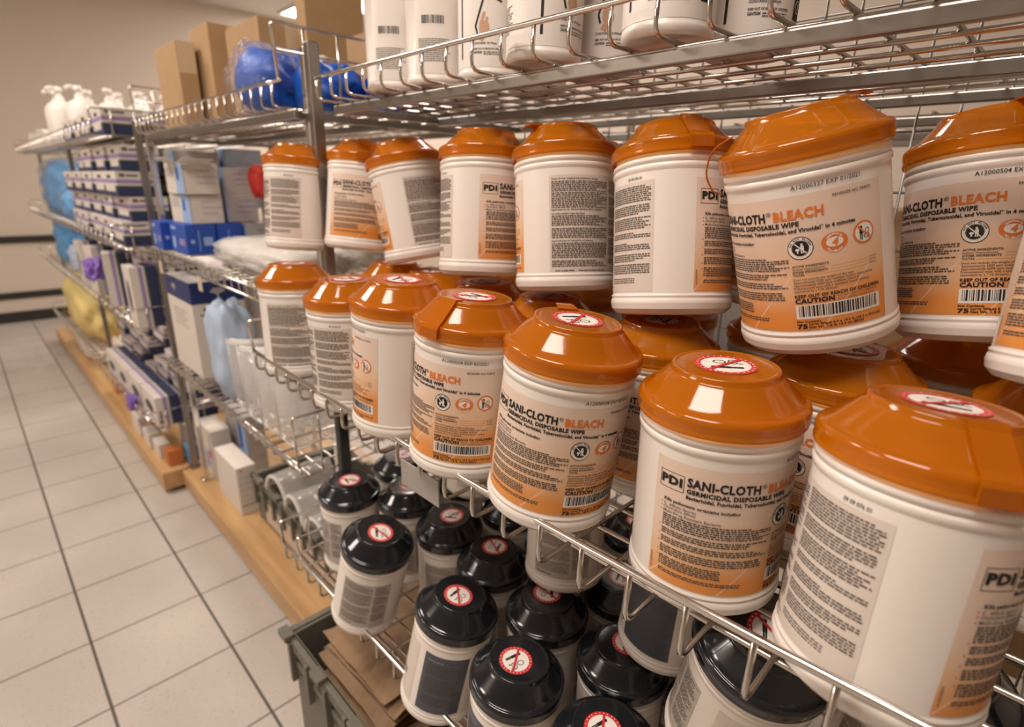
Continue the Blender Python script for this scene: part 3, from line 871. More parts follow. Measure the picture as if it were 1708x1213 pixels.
def dk2(l, base, ax, f, lr=0):
    a = Vector(ax).normalized(); dark_can(l, Vector(J(*base)) + a * SM_H, ax, f, 'charcoal lidded canisters stacked in the second layer', lr)
dk2('second layer canister, grey print, hanging below the fully labelled orange one', (.60, .475, -.604), (.05, .04, 1), -118)
dk2('second layer canister with slate strip behind the front rail of the orange shelf', (.592, .285, -.604), (-.04, -.06, 1), 128)
dk2('second layer canister tilted under the front rail, cloth wording at its right', (.502, .160, -.588), (-.16, -.19, .97), -52, 20)
dk2('second layer canister at the bottom right edge, fine print and barcode out', (.580, .020, -.592), (-.16, -.08, .97), -110, 20)
dk2('second layer white canister tipped behind the hanging price card', (.665, .782, -.602), (.10, -.12, .98), -30, 0)

# hanging price card
def card(label, x, y0, y1, z0, z1, m, group=None):
    mb = MB(); mb.box((x - .0012, y0, z0), (x + .0012, y1, z1), m, .0006)
    o = mb.build('price_card'); tag(o, label, 'price card', group); return o
CARD = mat('grey_card', (0.36, 0.33, 0.30), 0.5)
o = card('grey price card hanging below the orange canister shelf', .374, .505, .590, E0 - .400, E0 - .362, CARD)

# ---------------------------------------------------------------- screen-wipe canisters on the top shelf
SKIN = mat('printed_hand', (0.62, 0.36, 0.24), 0.5)
def easy_body():
    mb = MB(); r = .05
    P = [(0, .003), (.040, .003), (.046, 0), (.0490, .003), (.0498, .008), (.0496, .0105), (.0490, .0115), (.0490, .170), (.0505, .172), (.0505, .177), (.049, .179), (.049, .188), (.045, .19), (0, .19)]
    mb.lathe(P, CAN, 48); return mb.mesh('can_body')
def easy_label(kind):
    a = Art(); Rr = .049; W = R(330) * Rr * 100; H = 14.2; cx = W / 2
    a.rect(0, 0, W, H, WHITE, 1, .3)
    a.text(cx - 1.2, H - 3.0, 'Easy Screen', .75, INK, 5.6, .02, 3)
    # tablet outline and hand
    for q in ((cx - 1.6, 5.2, cx - .2, 9.2), (cx - .2, 9.2, cx + 2.2, 8.2), (cx - 1.6, 5.2, cx - 1.3, 4.2)): a.bar(*q, .26, INK, 3, 6)
    a.disc(cx - .3, 4.9, .75, .95, SKIN, 3); a.bar(cx - .9, 5.3, cx - .3, 6.9, .36, SKIN, 4); a.bar(cx - .1, 5.2, cx + .1, 6.3, .32, SKIN, 4); a.bar(cx - .2, 4.6, cx - .9, 3.4, .8, SKIN, 3)
    a.text(cx - 1.9, 2.9, 'CONTAINS: 70 Wipes', .28, INK, 3.4, .02, 3)
    a.text(cx - 1.9, 2.2, 'KEEP OUT OF REACH OF CHILDREN', .24, INK, 4.4, .03, 3)
    a.text(cx - 1.9, 1.75, 'CAUTION', .28, INK, 1.3, .05, 3); a.words(cx - .4, 1.95, 3, 2, .26, .12, INKG, 5)
    a.rect(cx + 3.6, 1.6, cx + 5.2, 9.5, INK, 2)
    for y in (2.9, 4.8, 6.7): a.disc(cx + 4.4, y, .62, .62, WHITE, 3); a.disc(cx + 4.4, y, .5, .5, INK, 4); a.rect(cx + 4.25, y - .3, cx + 4.5, y + .3, WHITE, 5)
    a.rect(cx - 4.4, 1.2, cx - 4.05, H, INK, 2)
    a.barcode(1.0, 6.6, 4.8, 8.0, INK, WHITE, 2, 12)
    a.words(.6, 4.8, 5.0, 12, .27, .11, INKG, 7)
    a.words(W - 5.0, 9.0, 4.2, 6, .3, .13, INKG, 8, ragged=.6)
    mb = MB(); a.build(mb, wrap(Rr, -W * .005 / Rr, .0145)); return mb.mesh('wrap_label')
def easy_can(label, x, y, face, lean=(0, 0)):
    o = thing('wipes_canister', label, 'canister', (0, 0, 0), 0, 'white screen wipe canisters on the top shelf')
    b = Vector((x, y, TOPZ + .0032 + .045 * math.hypot(*lean))); m = frame_for((lean[0], lean[1], 1), face, b); m.translation = b; o.matrix_world = m
    link('body', shared('eb', easy_body), o); link('wrap_label', shared('el', easy_label, 0), o)
    mb = None
    if 'elid' not in _bm:
        mb = MB(); mb.lathe([(0, .19), (.050, .19), (.0512, .192), (.0512, .206), (.049, .209), (.034, .218), (.03, .218), (0, .218)], WHITE, 48); _bm['elid'] = mb.mesh('lid')
    link('lid', _bm['elid'], o)
easy_can('white top shelf canister at the left end with a barcode', .60, .905, -118)
easy_can('white top shelf canister second from left with a barcode', .61, .800, -122)
easy_can('white top shelf canister showing a hand and the word Screen', .63, .695, 8)
easy_can('white top shelf canister with a black stripe at its left and blank front', .595, .555, -45, (.03, .0))
easy_can('white top shelf canister half hidden, tablet picture and caution print', .702, .53, 0)
easy_can('white top shelf canister tilted, caution print and black icon strip', .600, .375, 4, (.03, .03))
easy_can('white top shelf canister farthest right with tablet picture', .70, .330, -18)
easy_can('white top shelf canister in the rear row at the left', .76, .90, 90)
easy_can('white top shelf canister in the rear row near the middle', .76, .72, 90)
# ---------------------------------------------------------------- boxes, bags and bundles on the middle and far racks
from mathutils import noise as mnoise
CARDB = mat('brown_cardboard', (0.43, 0.27, 0.135), 0.75, noise=0.10, nscale=25)
TAPE = mat('packing_tape', (0.62, 0.47, 0.30), 0.25)
BOXW = mat('white_carton', (0.66, 0.60, 0.54), 0.55)
BOXG = mat('pale_grey_carton', (0.47, 0.435, 0.42), 0.55)
BLUEB = mat('cobalt_carton', (0.015, 0.075, 0.42), 0.40)
NAVYB = mat('navy_carton', (0.012, 0.028, 0.135), 0.42)
NAVY = mat('dark_navy_print', (0.022, 0.030, 0.085), 0.5)
PURP = mat('purple_print', (0.30, 0.22, 0.42), 0.5)
GREENP = mat('green_print', (0.12, 0.17, 0.04), 0.5)
SKYB = mat('sky_blue_print', (0.30, 0.45, 0.72), 0.5)
BEIGEP = mat('beige_card', (0.58, 0.47, 0.36), 0.6)
PURG = mat('purple_glove', (0.20, 0.10, 0.42), 0.5)
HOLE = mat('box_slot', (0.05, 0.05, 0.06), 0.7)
OLIVE = mat('olive_grey_tote', (0.15, 0.14, 0.11), 0.55, noise=0.15, nscale=50)
KRAFT = mat('kraft_paper', (0.30, 0.185, 0.10), 0.7, noise=0.12, nscale=30)
SATIN = mat('royal_blue_cloth', (0.010, 0.10, 0.52), 0.45, noise=0.25, nscale=12)
LBLUE = mat('light_blue_cloth', (0.11, 0.34, 0.66), 0.55, noise=0.3, nscale=9)
PBLUE = mat('pale_blue_foam', (0.42, 0.52, 0.66), 0.6, noise=0.1, nscale=15)
YELL = mat('yellow_gown_cloth', (0.74, 0.59, 0.24), 0.7, noise=0.10, nscale=10)
GAUZE = mat('white_gauze', (0.74, 0.69, 0.63), 0.7, noise=0.08, nscale=50)
FOAM = mat('white_foam', (0.84, 0.80, 0.76), 0.7)
BOTT = mat('white_bottle', (0.84, 0.79, 0.73), 0.3)
def film(name, haze, facing=.35, rough=.08, crumple=0.0):
    """thin clear plastic: see-through with a glossy skin and a trace of haze"""
    m = bpy.data.materials.new(name); m.use_nodes = True
    nt = m.node_tree; b = nt.nodes['Principled BSDF']
    b.inputs['Base Color'].default_value = (0.85, 0.83, 0.80, 1); b.inputs['Roughness'].default_value = .5
    t = nt.nodes.new('ShaderNodeBsdfTransparent'); g = nt.nodes.new('ShaderNodeBsdfGlossy'); g.inputs['Roughness'].default_value = rough
    if crumple:
        tc = nt.nodes.new('ShaderNodeTexCoord'); n = nt.nodes.new('ShaderNodeTexNoise'); n.inputs['Scale'].default_value = 28; n.inputs['Detail'].default_value = 3; n.inputs['Distortion'].default_value = 1.5
        bp = nt.nodes.new('ShaderNodeBump'); bp.inputs['Strength'].default_value = crumple; bp.inputs['Distance'].default_value = .03
        nt.links.new(tc.outputs['Object'], n.inputs['Vector']); nt.links.new(n.outputs['Fac'], bp.inputs['Height']); nt.links.new(bp.outputs[0], g.inputs['Normal'])
    m1 = nt.nodes.new('ShaderNodeMixShader'); m1.inputs[0].default_value = haze
    nt.links.new(t.outputs[0], m1.inputs[1]); nt.links.new(b.outputs[0], m1.inputs[2])
    fr = nt.nodes.new('ShaderNodeFresnel'); fr.inputs[0].default_value = 1.5
    a = nt.nodes.new('ShaderNodeMath'); a.operation = 'MULTIPLY_ADD'; a.inputs[1].default_value = facing * 2; a.inputs[2].default_value = .03
    nt.links.new(fr.outputs[0], a.inputs[0])
    m2 = nt.nodes.new('ShaderNodeMixShader'); nt.links.new(a.outputs[0], m2.inputs[0])
    nt.links.new(m1.outputs[0], m2.inputs[1]); nt.links.new(g.outputs[0], m2.inputs[2])
    nt.links.new(m2.outputs[0], nt.nodes['Material Output'].inputs[0]); return m
VISOR = film('clear_visor', .27, .12)
EDGE = film('visor_edge', .75, .1)
WRAPF = film('plastic_wrap', .05, .18, .06, 1.0)
HAZY = film('hazy_bag', .35, .12, .1, .8)

def carton(label, x0, x1, y0, y1, z0, z1, rot=0.0, m=None, cat='box', group=None, name='cardboard_carton', extra=None):
    """closed carton; extra(art_front, art_side) draws on the -y face and the -x face, in cm from the lower left"""
    cx, cy = (x0 + x1) / 2, (y0 + y1) / 2; hx, hy, h = (x1 - x0) / 2, (y1 - y0) / 2, z1 - z0
    o = thing(name, label, cat, (cx, cy, z0), rot, group)
    mb = MB(); mb.box((-hx, -hy, 0), (hx, hy, h), m or CARDB, .002)
    if m is None:
        mb.box((-.025, -hy - .0006, h - .09), (.025, hy + .0006, h + .0006), TAPE)
        mb.box((-hx + .004, -.0008, h - .0005), (hx - .004, .0008, h + .0007), HOLE)
    mb.build('carton', o)
    if extra:
        f = Art(); s = Art(); extra(f, s, hx * 200, hy * 200, h * 100)
        mb = MB()
        f.build(mb, flat((-hx, -hy - .0002, 0), (1, 0, 0), (0, 0, 1)))
        s.build(mb, flat((-hx - .0002, hy, 0), (0, -1, 0), (0, 0, 1)))
        mb.build('print', o)
    return o

def glove_mesh(dx=.135, dy=.25, h=.095, slot=True):
    mb = MB(); hx, hy = dx / 2, dy / 2
    bands = [(0, .40, NAVY), (.40, .45, GREENP), (.45, .52, BOXW), (.52, .68, PURP), (.68, 1, BOXW)]
    for a, b, m in bands:
        for q in (((-hx, -hy), (hx, -hy)), ((hx, -hy), (hx, hy)), ((hx, hy), (-hx, hy)), ((-hx, hy), (-hx, -hy))):
            (ax, ay), (bx, by) = q
            mb.poly([(ax, ay, a * h), (bx, by, a * h), (bx, by, b * h), (ax, ay, b * h)], m)
    mb.poly([(-hx, -hy, h), (hx, -hy, h), (hx, hy, h), (-hx, hy, h)], BOXW)
    mb.poly([(-hx, -hy, 0), (-hx, hy, 0), (hx, hy, 0), (hx, -hy, 0)], BOXW)
    mb.recalc = False
    a = Art(); a.disc(0, 0, 2.6, 7, HOLE, 1); a.rect(-hx * 100 + 1, -9.5, -hx * 100 + 2, 9.5, PURP, 1)
    a.build(mb, flat((0, 0, h), (1, 0, 0), (0, 1, 0)))
    a = Art(); a.rect(1.2, h * 78, 3.0, h * 92, INKG, 1); a.rect(3.4, h * 80, 7.5, h * 88, INKG, 1)
    a.build(mb, flat((-hx, -hy - .0002, 0), (1, 0, 0), (0, 0, 1)))
    a = Art(); a.rect(4, h * 20, 21, h * 45, BOXW, 1, 2); a.rect(9, h * 72, 16, h * 86, HOLE, 1, 2)
    a.build(mb, flat((-hx - .0002, hy, 0), (0, -1, 0), (0, 0, 1)))
    return mb.mesh('glove_box')
GLOVE = glove_mesh()
rng = random.Random(4)
ORD = ['bottom', 'second', 'third', 'fourth', 'fifth', 'sixth']
POS = ['nearest', 'second', 'third', 'fourth', 'fifth', 'sixth']
LEV = ['top', 'upper middle', 'lower middle', 'bottom']
def glove(label, x, y, z, rot=0.0, tilt=(0, 0), group=None):
    o = link('glove_box', GLOVE); o.location = (x, y, z); o.rotation_euler = (R(tilt[0]), R(tilt[1]), rot)
    return tag(o, label, 'glove box', group)
def lay(level, col, k, j, x, y, z, rot=None):
    side = ('aisle side', 'second row in', 'third row in')[col]
    lab = '%s glove box of the %s stack, %s, far rack %s shelf' % (ORD[j], POS[k], side, LEV[level])
    glove(lab, x + rng.uniform(-.008, .008), y, z + j * .0955, rng.uniform(-.03, .03) if rot is None else rot, group='glove boxes on the far rack, %s shelf' % LEV[level])
ys = [2.80 + .262 * i for i in range(5)]
for k, y in enumerate(ys[:4]):                        # top shelf: one layer
    lay(0, 0, k, 0, .545, y, GZ[0] + .004)
    if k < 2: lay(0, 1, k, 0, .702, y, GZ[0] + .004)
for k, y in enumerate(ys):                            # upper middle shelf: four layers
    for j in range(4):
        if k == 4 and j > 2: continue
        lay(1, 0, k, j, .548 + (.02 if j % 2 else 0), y, GZ[1] + .004)
        if k == 0 or j == 3: lay(1, 1, k, j, .728, y, GZ[1] + .004)
for k, y in enumerate(ys):                            # lower middle shelf: three layers behind tall upright boxes
    for j in range(3):
        lay(2, 1 if k else 0, k, j, .641, y, GZ[2] + .004)
        if k == 0: lay(2, 1, k, j, .795, y, GZ[2] + .004)
for k, y in enumerate(ys):
    for j in range(4):
        if (k + j) % 4 == 3: continue
        lay(3, 0 if k < 1 else 1, k, j, .650 + .012 * (j % 2), y, GZ[3] + .004)
        if k == 0: lay(3, 1, k, j, .816, y, GZ[3] + .004)
# upright boxes at the front of the lower middle shelf
def upright(label, x, y, z, rz, tip=90, group='glove boxes standing on end at the front of the far rack'):
    o = link('glove_box', GLOVE)
    up = Matrix(((0, 0, -1), (-1, 0, 0), (0, 1, 0))).to_4x4()
    m = Matrix.Translation((x, y, z)) @ Matrix.Rotation(R(rz - 90), 4, 'Z') @ up @ Matrix.Translation((0, .125, -.0475))
    o.matrix_world = m; return tag(o, label, 'glove box', group)
upright('tall upright glove box at the near front corner of the far rack', .506, 2.72, GZ[2] + .006, 90)
upright('second upright glove box, with a purple glove poking from its side', .510, 3.22, GZ[2] + .012, 80)
upright('third upright glove box farther along the far rack front', .508, 3.62, GZ[2] + .006, 96)
upright('fourth upright glove box along the far rack front', .506, 3.95, GZ[2] + .006, 90)
def side_box(label, x, y, z, rz=0):
    o = link('glove_box', GLOVE)
    o.matrix_world = Matrix.Translation((x, y, z)) @ Matrix.Rotation(R(rz), 4, 'Z') @ Matrix.Rotation(R(-90), 4, 'Y') @ Matrix.Translation((.0675, 0, -.0475))
    return tag(o, label, 'glove box', 'glove boxes lying on their sides in a front line')
for k in range(4):
    side_box('glove box on its side in the low front line of the far rack, %s one' % ('nearest', 'second', 'third', 'fourth')[k], .512 - .002 * k, 2.80 + .256 * k, GZ[3] + .006)

def blob(name, label, cat, loc, size, m, seed=0, amp=.16, freq=3.0, sub=4, rot=0, group=None, folds=0.0, parent=None, flatten=None):
    bm = bmesh.new(); bmesh.ops.create_icosphere(bm, subdivisions=sub, radius=1.0)
    off = Vector((seed * 3.1, seed * 1.7, seed * .9))
    for v in bm.verts:
        p = v.co.copy(); n = p.normalized()
        e = 3.2                                        # squarish
        q = (abs(n.x) ** e + abs(n.y) ** e + abs(n.z) ** e) ** (-1 / e)
        d = amp * mnoise.noise(n * freq + off) + amp * .4 * mnoise.noise(n * freq * 3 + off)
        if folds: d += folds * math.sin(9 * n.x + 5 * mnoise.noise(n * 2 + off) + 4 * n.y) * .5
        v.co = n * q * (1 + d)
        v.co = Vector((v.co.x * size[0], v.co.y * size[1], v.co.z * size[2] + size[2]))
        if v.co.z < 0: v.co.z *= .1
    for f in bm.faces: f.smooth = True
    me = bpy.data.meshes.new(name); bm.to_mesh(me); bm.free(); me.materials.append(m)
    o = link(name, me, parent); o.location = loc; o.rotation_euler = (0, 0, R(rot))
    return tag(o, label, cat, group) if parent is None else o

# far end goods
def bag(name, label, cat, loc, size, m, seed, wrapm=WRAPF, **k):
    o = thing(name, label, cat, loc, 0, k.pop('group', None))
    blob('contents', None, None, (0, 0, 0), tuple(s * .93 for s in size), m, seed, parent=o, folds=k.get('folds', .05))
    blob('plastic_bag', None, None, (0, 0, 0), size, wrapm, seed + 1, amp=.10, freq=6, parent=o)
    return o
bag('gown_bag', 'clear bag of folded light blue gowns at the far end of the upper middle shelf', 'bag', (.598, 4.74, GZ[1] + .006), (.150, .41, .185), LBLUE, 2, group=None)
bag('gown_bag', 'smaller bag of blue gowns just past the glove boxes', 'bag', (.575, 4.125, GZ[1] + .006), (.125, .115, .10), LBLUE, 7)
blob('blue_pack', 'sky blue pack leaning at the far end of the lower middle shelf', 'pack', (.575, 5.05, GZ[2] + .006), (.09, .28, .14), LBLUE, 4)
blob('blue_pack', 'pale blue bundle in front of the sky blue pack', 'pack', (.540, 4.50, GZ[2] + .006), (.06, .16, .09), PBLUE, 9)
blob('gown_bundle', 'heap of yellow isolation gowns on the bottom far shelf', 'gown', (.585, 4.74, GZ[3] + .006), (.135, .40, .205), YELL, 11, folds=.14, amp=.09)
blob('wrapped_pack', 'off white wrapped pack under the yellow gowns on the platform', 'pack', (.60, 5.0, PT + .001), (.12, .45, .075), GAUZE, 5)
# purple glove
blob('purple_glove', 'crumpled purple glove poking out beside the second upright box', 'glove', (.440, 3.36, GZ[2] + .12), (.035, .055, .05), PURG, 3, amp=.5, freq=2.4)
blob('purple_glove', 'purple glove hanging from the low front line of glove boxes', 'glove', (.430, 2.98, GZ[3] + .01), (.018, .04, .035), PURG, 8, amp=.5, freq=2.4)

# bottles
def bottle_mesh():
    mb = MB(); P = [(0, 0), (.050, 0), (.056, .006), (.056, .15), (.050, .170), (.030, .183), (.018, .188), (.018, .205), (.010, .207), (.010, .222), (0, .222)]
    mb.lathe(P, BOTT, 28); return mb.mesh('bottle_body')
def pump_mesh():
    mb = MB(); mb.lathe([(0, .222), (.016, .222), (.018, .226), (.016, .242), (0, .244)], BOTT, 20)
    mb.tube(bend([(0, 0, .234), (-.035, 0, .236), (-.050, 0, .224)], .01), [.008] * 7, BOTT, 8); return mb.mesh('pump')
BM_, PM_ = bottle_mesh(), pump_mesh()
WORD = ['first', 'second', 'third', 'fourth', 'fifth', 'sixth', 'seventh']
for i in range(5):
    o = thing('pump_bottle', 'white pump bottle on the far rack top, %s from the aisle' % WORD[i], 'bottle', (.528 + .131 * i, 3.98 + .02 * (i % 2), GZ[0] + .004), R(20 + 40 * (i % 3)), 'white pump bottles on the far rack')
    o.scale = (1.12, 1.12, 1.2); link('bottle_body', BM_, o); link('pump', PM_, o)
for i in range(4):
    o = thing('pump_bottle', 'white pump bottle in the row nearest the glove boxes, %s from the aisle' % WORD[i], 'bottle', (.592 + .131 * i, 3.835, GZ[0] + .004), R(50 * i + 10), 'white pump bottles on the far rack')
    o.scale = (1.12, 1.12, 1.2); link('bottle_body', BM_, o); link('pump', PM_, o)
for i in range(4):
    o = thing('pump_bottle', 'white pump bottle behind the front bottle row, %s from the aisle' % WORD[i], 'bottle', (.535 + .131 * i, 4.14, GZ[0] + .004), R(70 * i), 'white pump bottles on the far rack')
    o.scale = (1.12, 1.12, 1.2); link('bottle_body', BM_, o); link('pump', PM_, o)
for i in range(4):
    mb = MB(); mb.box((-.035, -.05, 0), (.035, .05, .10 + .02 * (i % 2)), BOTT, .008)
    o = mb.build('white_packet'); o.location = (.522 + .005 * i, 4.48 + .28 * i, GZ[0] + .004); o.rotation_euler = (0, R(-4 + 3 * i), R(12 * i))
    tag(o, 'small white packet at the far end of the far rack top, %s past the bottles' % WORD[i], 'packet', 'white packets past the bottles')

# cartons on the middle rack's top deck
TD = E0 + .1475
carton('slim brown cardboard carton at the far end of the middle rack top', .600, .655, 2.12, 2.36, TD, E0 + .405)
carton('brown carton with a tape seam in the middle of the rack top', .668, .83, 2.02, 2.20, TD, E0 + .452)
carton('second brown carton close behind the blue bundle', .70, .90, 1.72, 1.97, TD, E0 + .425)
carton('tallest brown cardboard carton behind the blue bundle', .80, .98, 1.64, 1.70, TD, E0 + .64)
carton('wide brown carton behind the end fence of the rack top', .84, 1.04, 1.22, 1.50, TD, E0 + .36)
# blue bundle in plastic
o = thing('gown_roll', 'rolled royal blue gowns in clear plastic on the rack top', 'bundle', (.634, 1.465, TD), R(8))
def roll(x0, x1, r, m, seed, name, amp):
    mb = MB(); n = 64; rings = []
    L = [(x0, .25), (x0 + .006, .75), (x0 + .03, .98)] + [(x0 + .03 + (x1 - x0 - .06) * t / 24, 1.0) for t in range(1, 24)] + [(x1 - .03, .98), (x1 - .006, .75), (x1, .25)]
    for x, k in L:
        ring = []
        for i in range(n):
            a = 2 * math.pi * i / n; d = 1 + amp * mnoise.noise(Vector((x * 14, math.cos(a) * 2 + seed, math.sin(a) * 2))) + amp * .4 * mnoise.noise(Vector((x * 45, math.cos(a) * 6 + seed, math.sin(a) * 6)))
            ring.append(mb.bm.verts.new((x, r * k * d * math.cos(a) * 1.12, max(.003, r * .98 + r * k * d * math.sin(a) * .98))))
        rings.append(ring)
    mi = mb.mi(m)
    for A, B in zip(rings[:-1], rings[1:]):
        for i in range(n):
            f = mb.bm.faces.new([A[i], B[i], B[(i + 1) % n], A[(i + 1) % n]]); f.smooth = True; f.material_index = mi
    mb.bm.faces.new(rings[0]).material_index = mi; mb.bm.faces.new(rings[-1][::-1]).material_index = mi
    return mb.build(name, o)
roll(-.085, .13, .072, SATIN, 1, 'cloth_roll', .22)
g = roll(-.03, .12, .058, SATIN, 5, 'cloth_roll', .22); g.location = (.01, -.115, 0); g.rotation_euler = (0, 0, R(-6))
roll(-.108, .14, .078, WRAPF, 3, 'plastic_wrap', .30)
tie = MB()
tie.tube([(.0, .083 * math.cos(t / 24 * 2 * math.pi) * 1.0, .0745 + .0745 * math.sin(t / 24 * 2 * math.pi)) for t in range(24)], .0035, WRAPF, 6, True); tie.build('tie_band', o)
o2 = carton('small blue carton on the rack top beside the gown roll', .775, .835, 1.225, 1.32, TD, E0 + .235, m=BLUEB)

# boxes on the middle rack's second deck
SD = E0 - .2492
def blue_print(f, s, w, d, h):
    f.rect(w * .56, h * .30, w * .86, h * .58, SKYB, 1, 5); f.rect(w * .40, h * .12, w * .43, h * .8, SKYB, 1, 5); f.disc(w * .2, h * .45, .7, .7, SKYB, 1)
    s.rect(d * .12, h * .18, d * .30, h * .55, SKYB, 1, 5); s.rect(d * .55, h * .3, d * .9, h * .52, PURP, 1, 5); s.rect(d * .1, h * .8, d * .4, h * .9, SKYB, 1, 5)
def face_print(f, s, w, d, h):
    for i in range(6): f.rect(w * .36, h * (.25 + .1 * i), w * (.95 - .08 * (i % 3)), h * (.25 + .1 * i) + .25, PURP if i % 2 else INKW, 1, 5)
    f.rect(w * .01, h * .02, w * .05, h * .98, SKYB, 1, 5)
    s.rect(d * .60, h * .02, d * .98, h * .98, SKYB, 1, 5); s.rect(d * .68, h * .45, d * .80, h * .85, BLUEB, 2, 5); s.rect(d * .1, h * .55, d * .5, h * .85, BOXG, 1, 5)
def bx(lab, x, y, z, w, d, h, m, ex, rot=0): return carton(lab, x, x + w, y, y + d, z, z + h, R(rot), m, 'box', 'small supply boxes on the middle rack', 'supply_box', ex)
Gp = 'stack'
bx('cobalt blue supply box farthest along the shelf front', .515, 2.30, SD, .09, .115, .098, BLUEB, blue_print)
bx('cobalt blue supply box at the front corner, near end of the blue row', .535, 2.09, SD, .095, .16, .100, BLUEB, blue_print, 2)
bx('cobalt blue supply box to the right of the front corner one', .636, 2.09, SD, .085, .16, .100, BLUEB, blue_print, 1)
bx('pale supply box on the shelf right of the two blue ones', .728, 2.08, SD, .10, .17, .099, BOXG, face_print)
bx('white and blue box in the middle layer above the blue row', .556, 2.10, SD + .1015, .108, .16, .093, BOXW, face_print, 5)
bx('pale box in the middle layer, right of the first', .690, 2.13, SD + .1015, .108, .16, .095, BOXG, face_print)
bx('open topped white and blue box on the upper layer of the stack', .548, 2.085, SD + .197, .112, .16, .098, BOXW, face_print, 3)
bx('pale box in the upper layer right of the open topped one', .692, 2.14, SD + .197, .104, .16, .088, BOXG, face_print)
bx('pale purple box at the back of the upper layer', .59, 2.30, SD + .14, .15, .11, .20, BOXG, face_print)
bx('blue and grey box under the top deck at the back right', .760, 2.31, SD + .14, .14, .10, .215, PBLUE, face_print)
bx('upright cobalt blue box behind the stack', .612, 2.31, SD + .0, .05, .11, .135, BLUEB, blue_print)
bx('pale box at the right end of the supply stack', .80, 1.98, SD, .10, .13, .185, BOXG, face_print)
mb = MB(); mb.box((-.048, -.072, .0975), (.048, .072, .0988), HOLE); mb.build('opening_shade', bpy.data.objects['supply_box.006'])['label'] = 'dark sheet painted as the shaded open top'  # box is closed; dark sheet paints the shade of an open inside
# raised flaps of the open topped box
mb = MB(); mb.box((-.05, -.001, 0), (.05, .001, .045), BOXW, .0005); fl = mb.build('flap', bpy.data.objects['supply_box.006']); fl.location = (-.02, -.080, .095); fl.rotation_euler = (R(70), 0, R(8))
mb = MB(); mb.box((-.05, -.001, 0), (.05, .001, .040), BOXW, .0005); fl = mb.build('flap', bpy.data.objects['supply_box.006']); fl.location = (-.054, .0, .095); fl.rotation_euler = (R(65), 0, R(-90))
# red bag
mb = MB(); bag_red = blob('red_bag', 'red net bag with a white tag wedged behind the first upper canister', 'bag', (.79, 2.04, SD + .186), (.04, .045, .055), mat('red_plastic', (0.55, 0.03, 0.02), .4), 6); mb.bm.free()
o = bag('gauze_bag', 'plastic bag of white gauze rolls on the shelf below the first upper canister', 'bag', (.66, 1.62, SD + .001), (.13, .30, .042), GAUZE, 12, HAZY)
o = blob('gauze_pack', 'white padded pack behind the gauze bag', 'pack', (.91, 1.70, SD + .001), (.07, .22, .07), GAUZE, 13)
# price tags under that shelf
for y, w in ((2.30, 'far'), (1.86, 'near')):
    mb = MB(); mb.box((-.001, -.018, -.045), (.001, .018, 0), BEIGEP, .0005); t = mb.build('price_tag'); t.location = (.497, y, SD - .036)
    tag(t, 'small beige price tag on the shelf edge, %s one of two below the blue boxes' % w, 'price tag', 'beige price tags under the blue boxes')

# third deck: face-mask carton, foam bag, face shields
TD3 = E0 - .6872
def mask_print(f, s, w, d, h):
    f.rect(0, h * .78, w, h, NAVYB, 1, 8); s.rect(0, h * .78, d, h, NAVYB, 1, 8)
    def bird(a, x, y):
        a.rect(x - .25, y - 1.6, x + .25, y + 1.4, BOXW, 2)
        for sg in (-1, 1):
            for q in range(3): a.bar(x, y - .6 + .6 * q, x + sg * (2.4 - .5 * q), y + .4 + .5 * q, .35, BOXW, 2)
    bird(f, w * .5, h * .89); bird(s, d * .35, h * .89)
    f.text(w * .2, h * .70, 'Face Shield', 1.1, NAVYB, w * .62, .03, 1); f.text(w * .14, h * .65, 'Protective Visor', .9, NAVYB, w * .72, .03, 1)
    for i in range(4): f.rect(w * .25, h * (.58 - .03 * i), w * .8, h * (.58 - .03 * i) + .3, INKG, 1, 5)
    f.rect(w * .33, h * .28, w * .86, h * .47, BLUEB, 1, 6); f.disc(w * .56, h * .38, 1.4, 1.6, SKYB, 2)
    f.rect(w * .3, h * .22, w * .82, h * .235, NAVYB, 1, 5); f.rect(w * .5, h * .1, w * .8, h * .14, INKG, 1, 5)
    for i in range(5): s.rect(d * .2, h * (.66 - .04 * i), d * (.75 - .1 * (i % 2)), h * (.66 - .04 * i) + .25, INKG, 1, 5)
carton('big white carton with a navy top band on the third deck', .525, .700, 2.10, 2.40, TD3, TD3 + .345, R(0), BOXW, 'box', None, 'supply_box', mask_print)
carton('tall pale grey carton behind the navy banded carton', .73, .80, 1.95, 2.2, TD3, TD3 + .36, 0, BOXG, 'box', None, 'supply_box', None)
blob('foam_bag', 'pale blue bag of foam bands slumped beside the navy banded carton', 'bag', (.555, 1.835, TD3 + .001), (.055, .085, .160), PBLUE, 15, amp=.22)
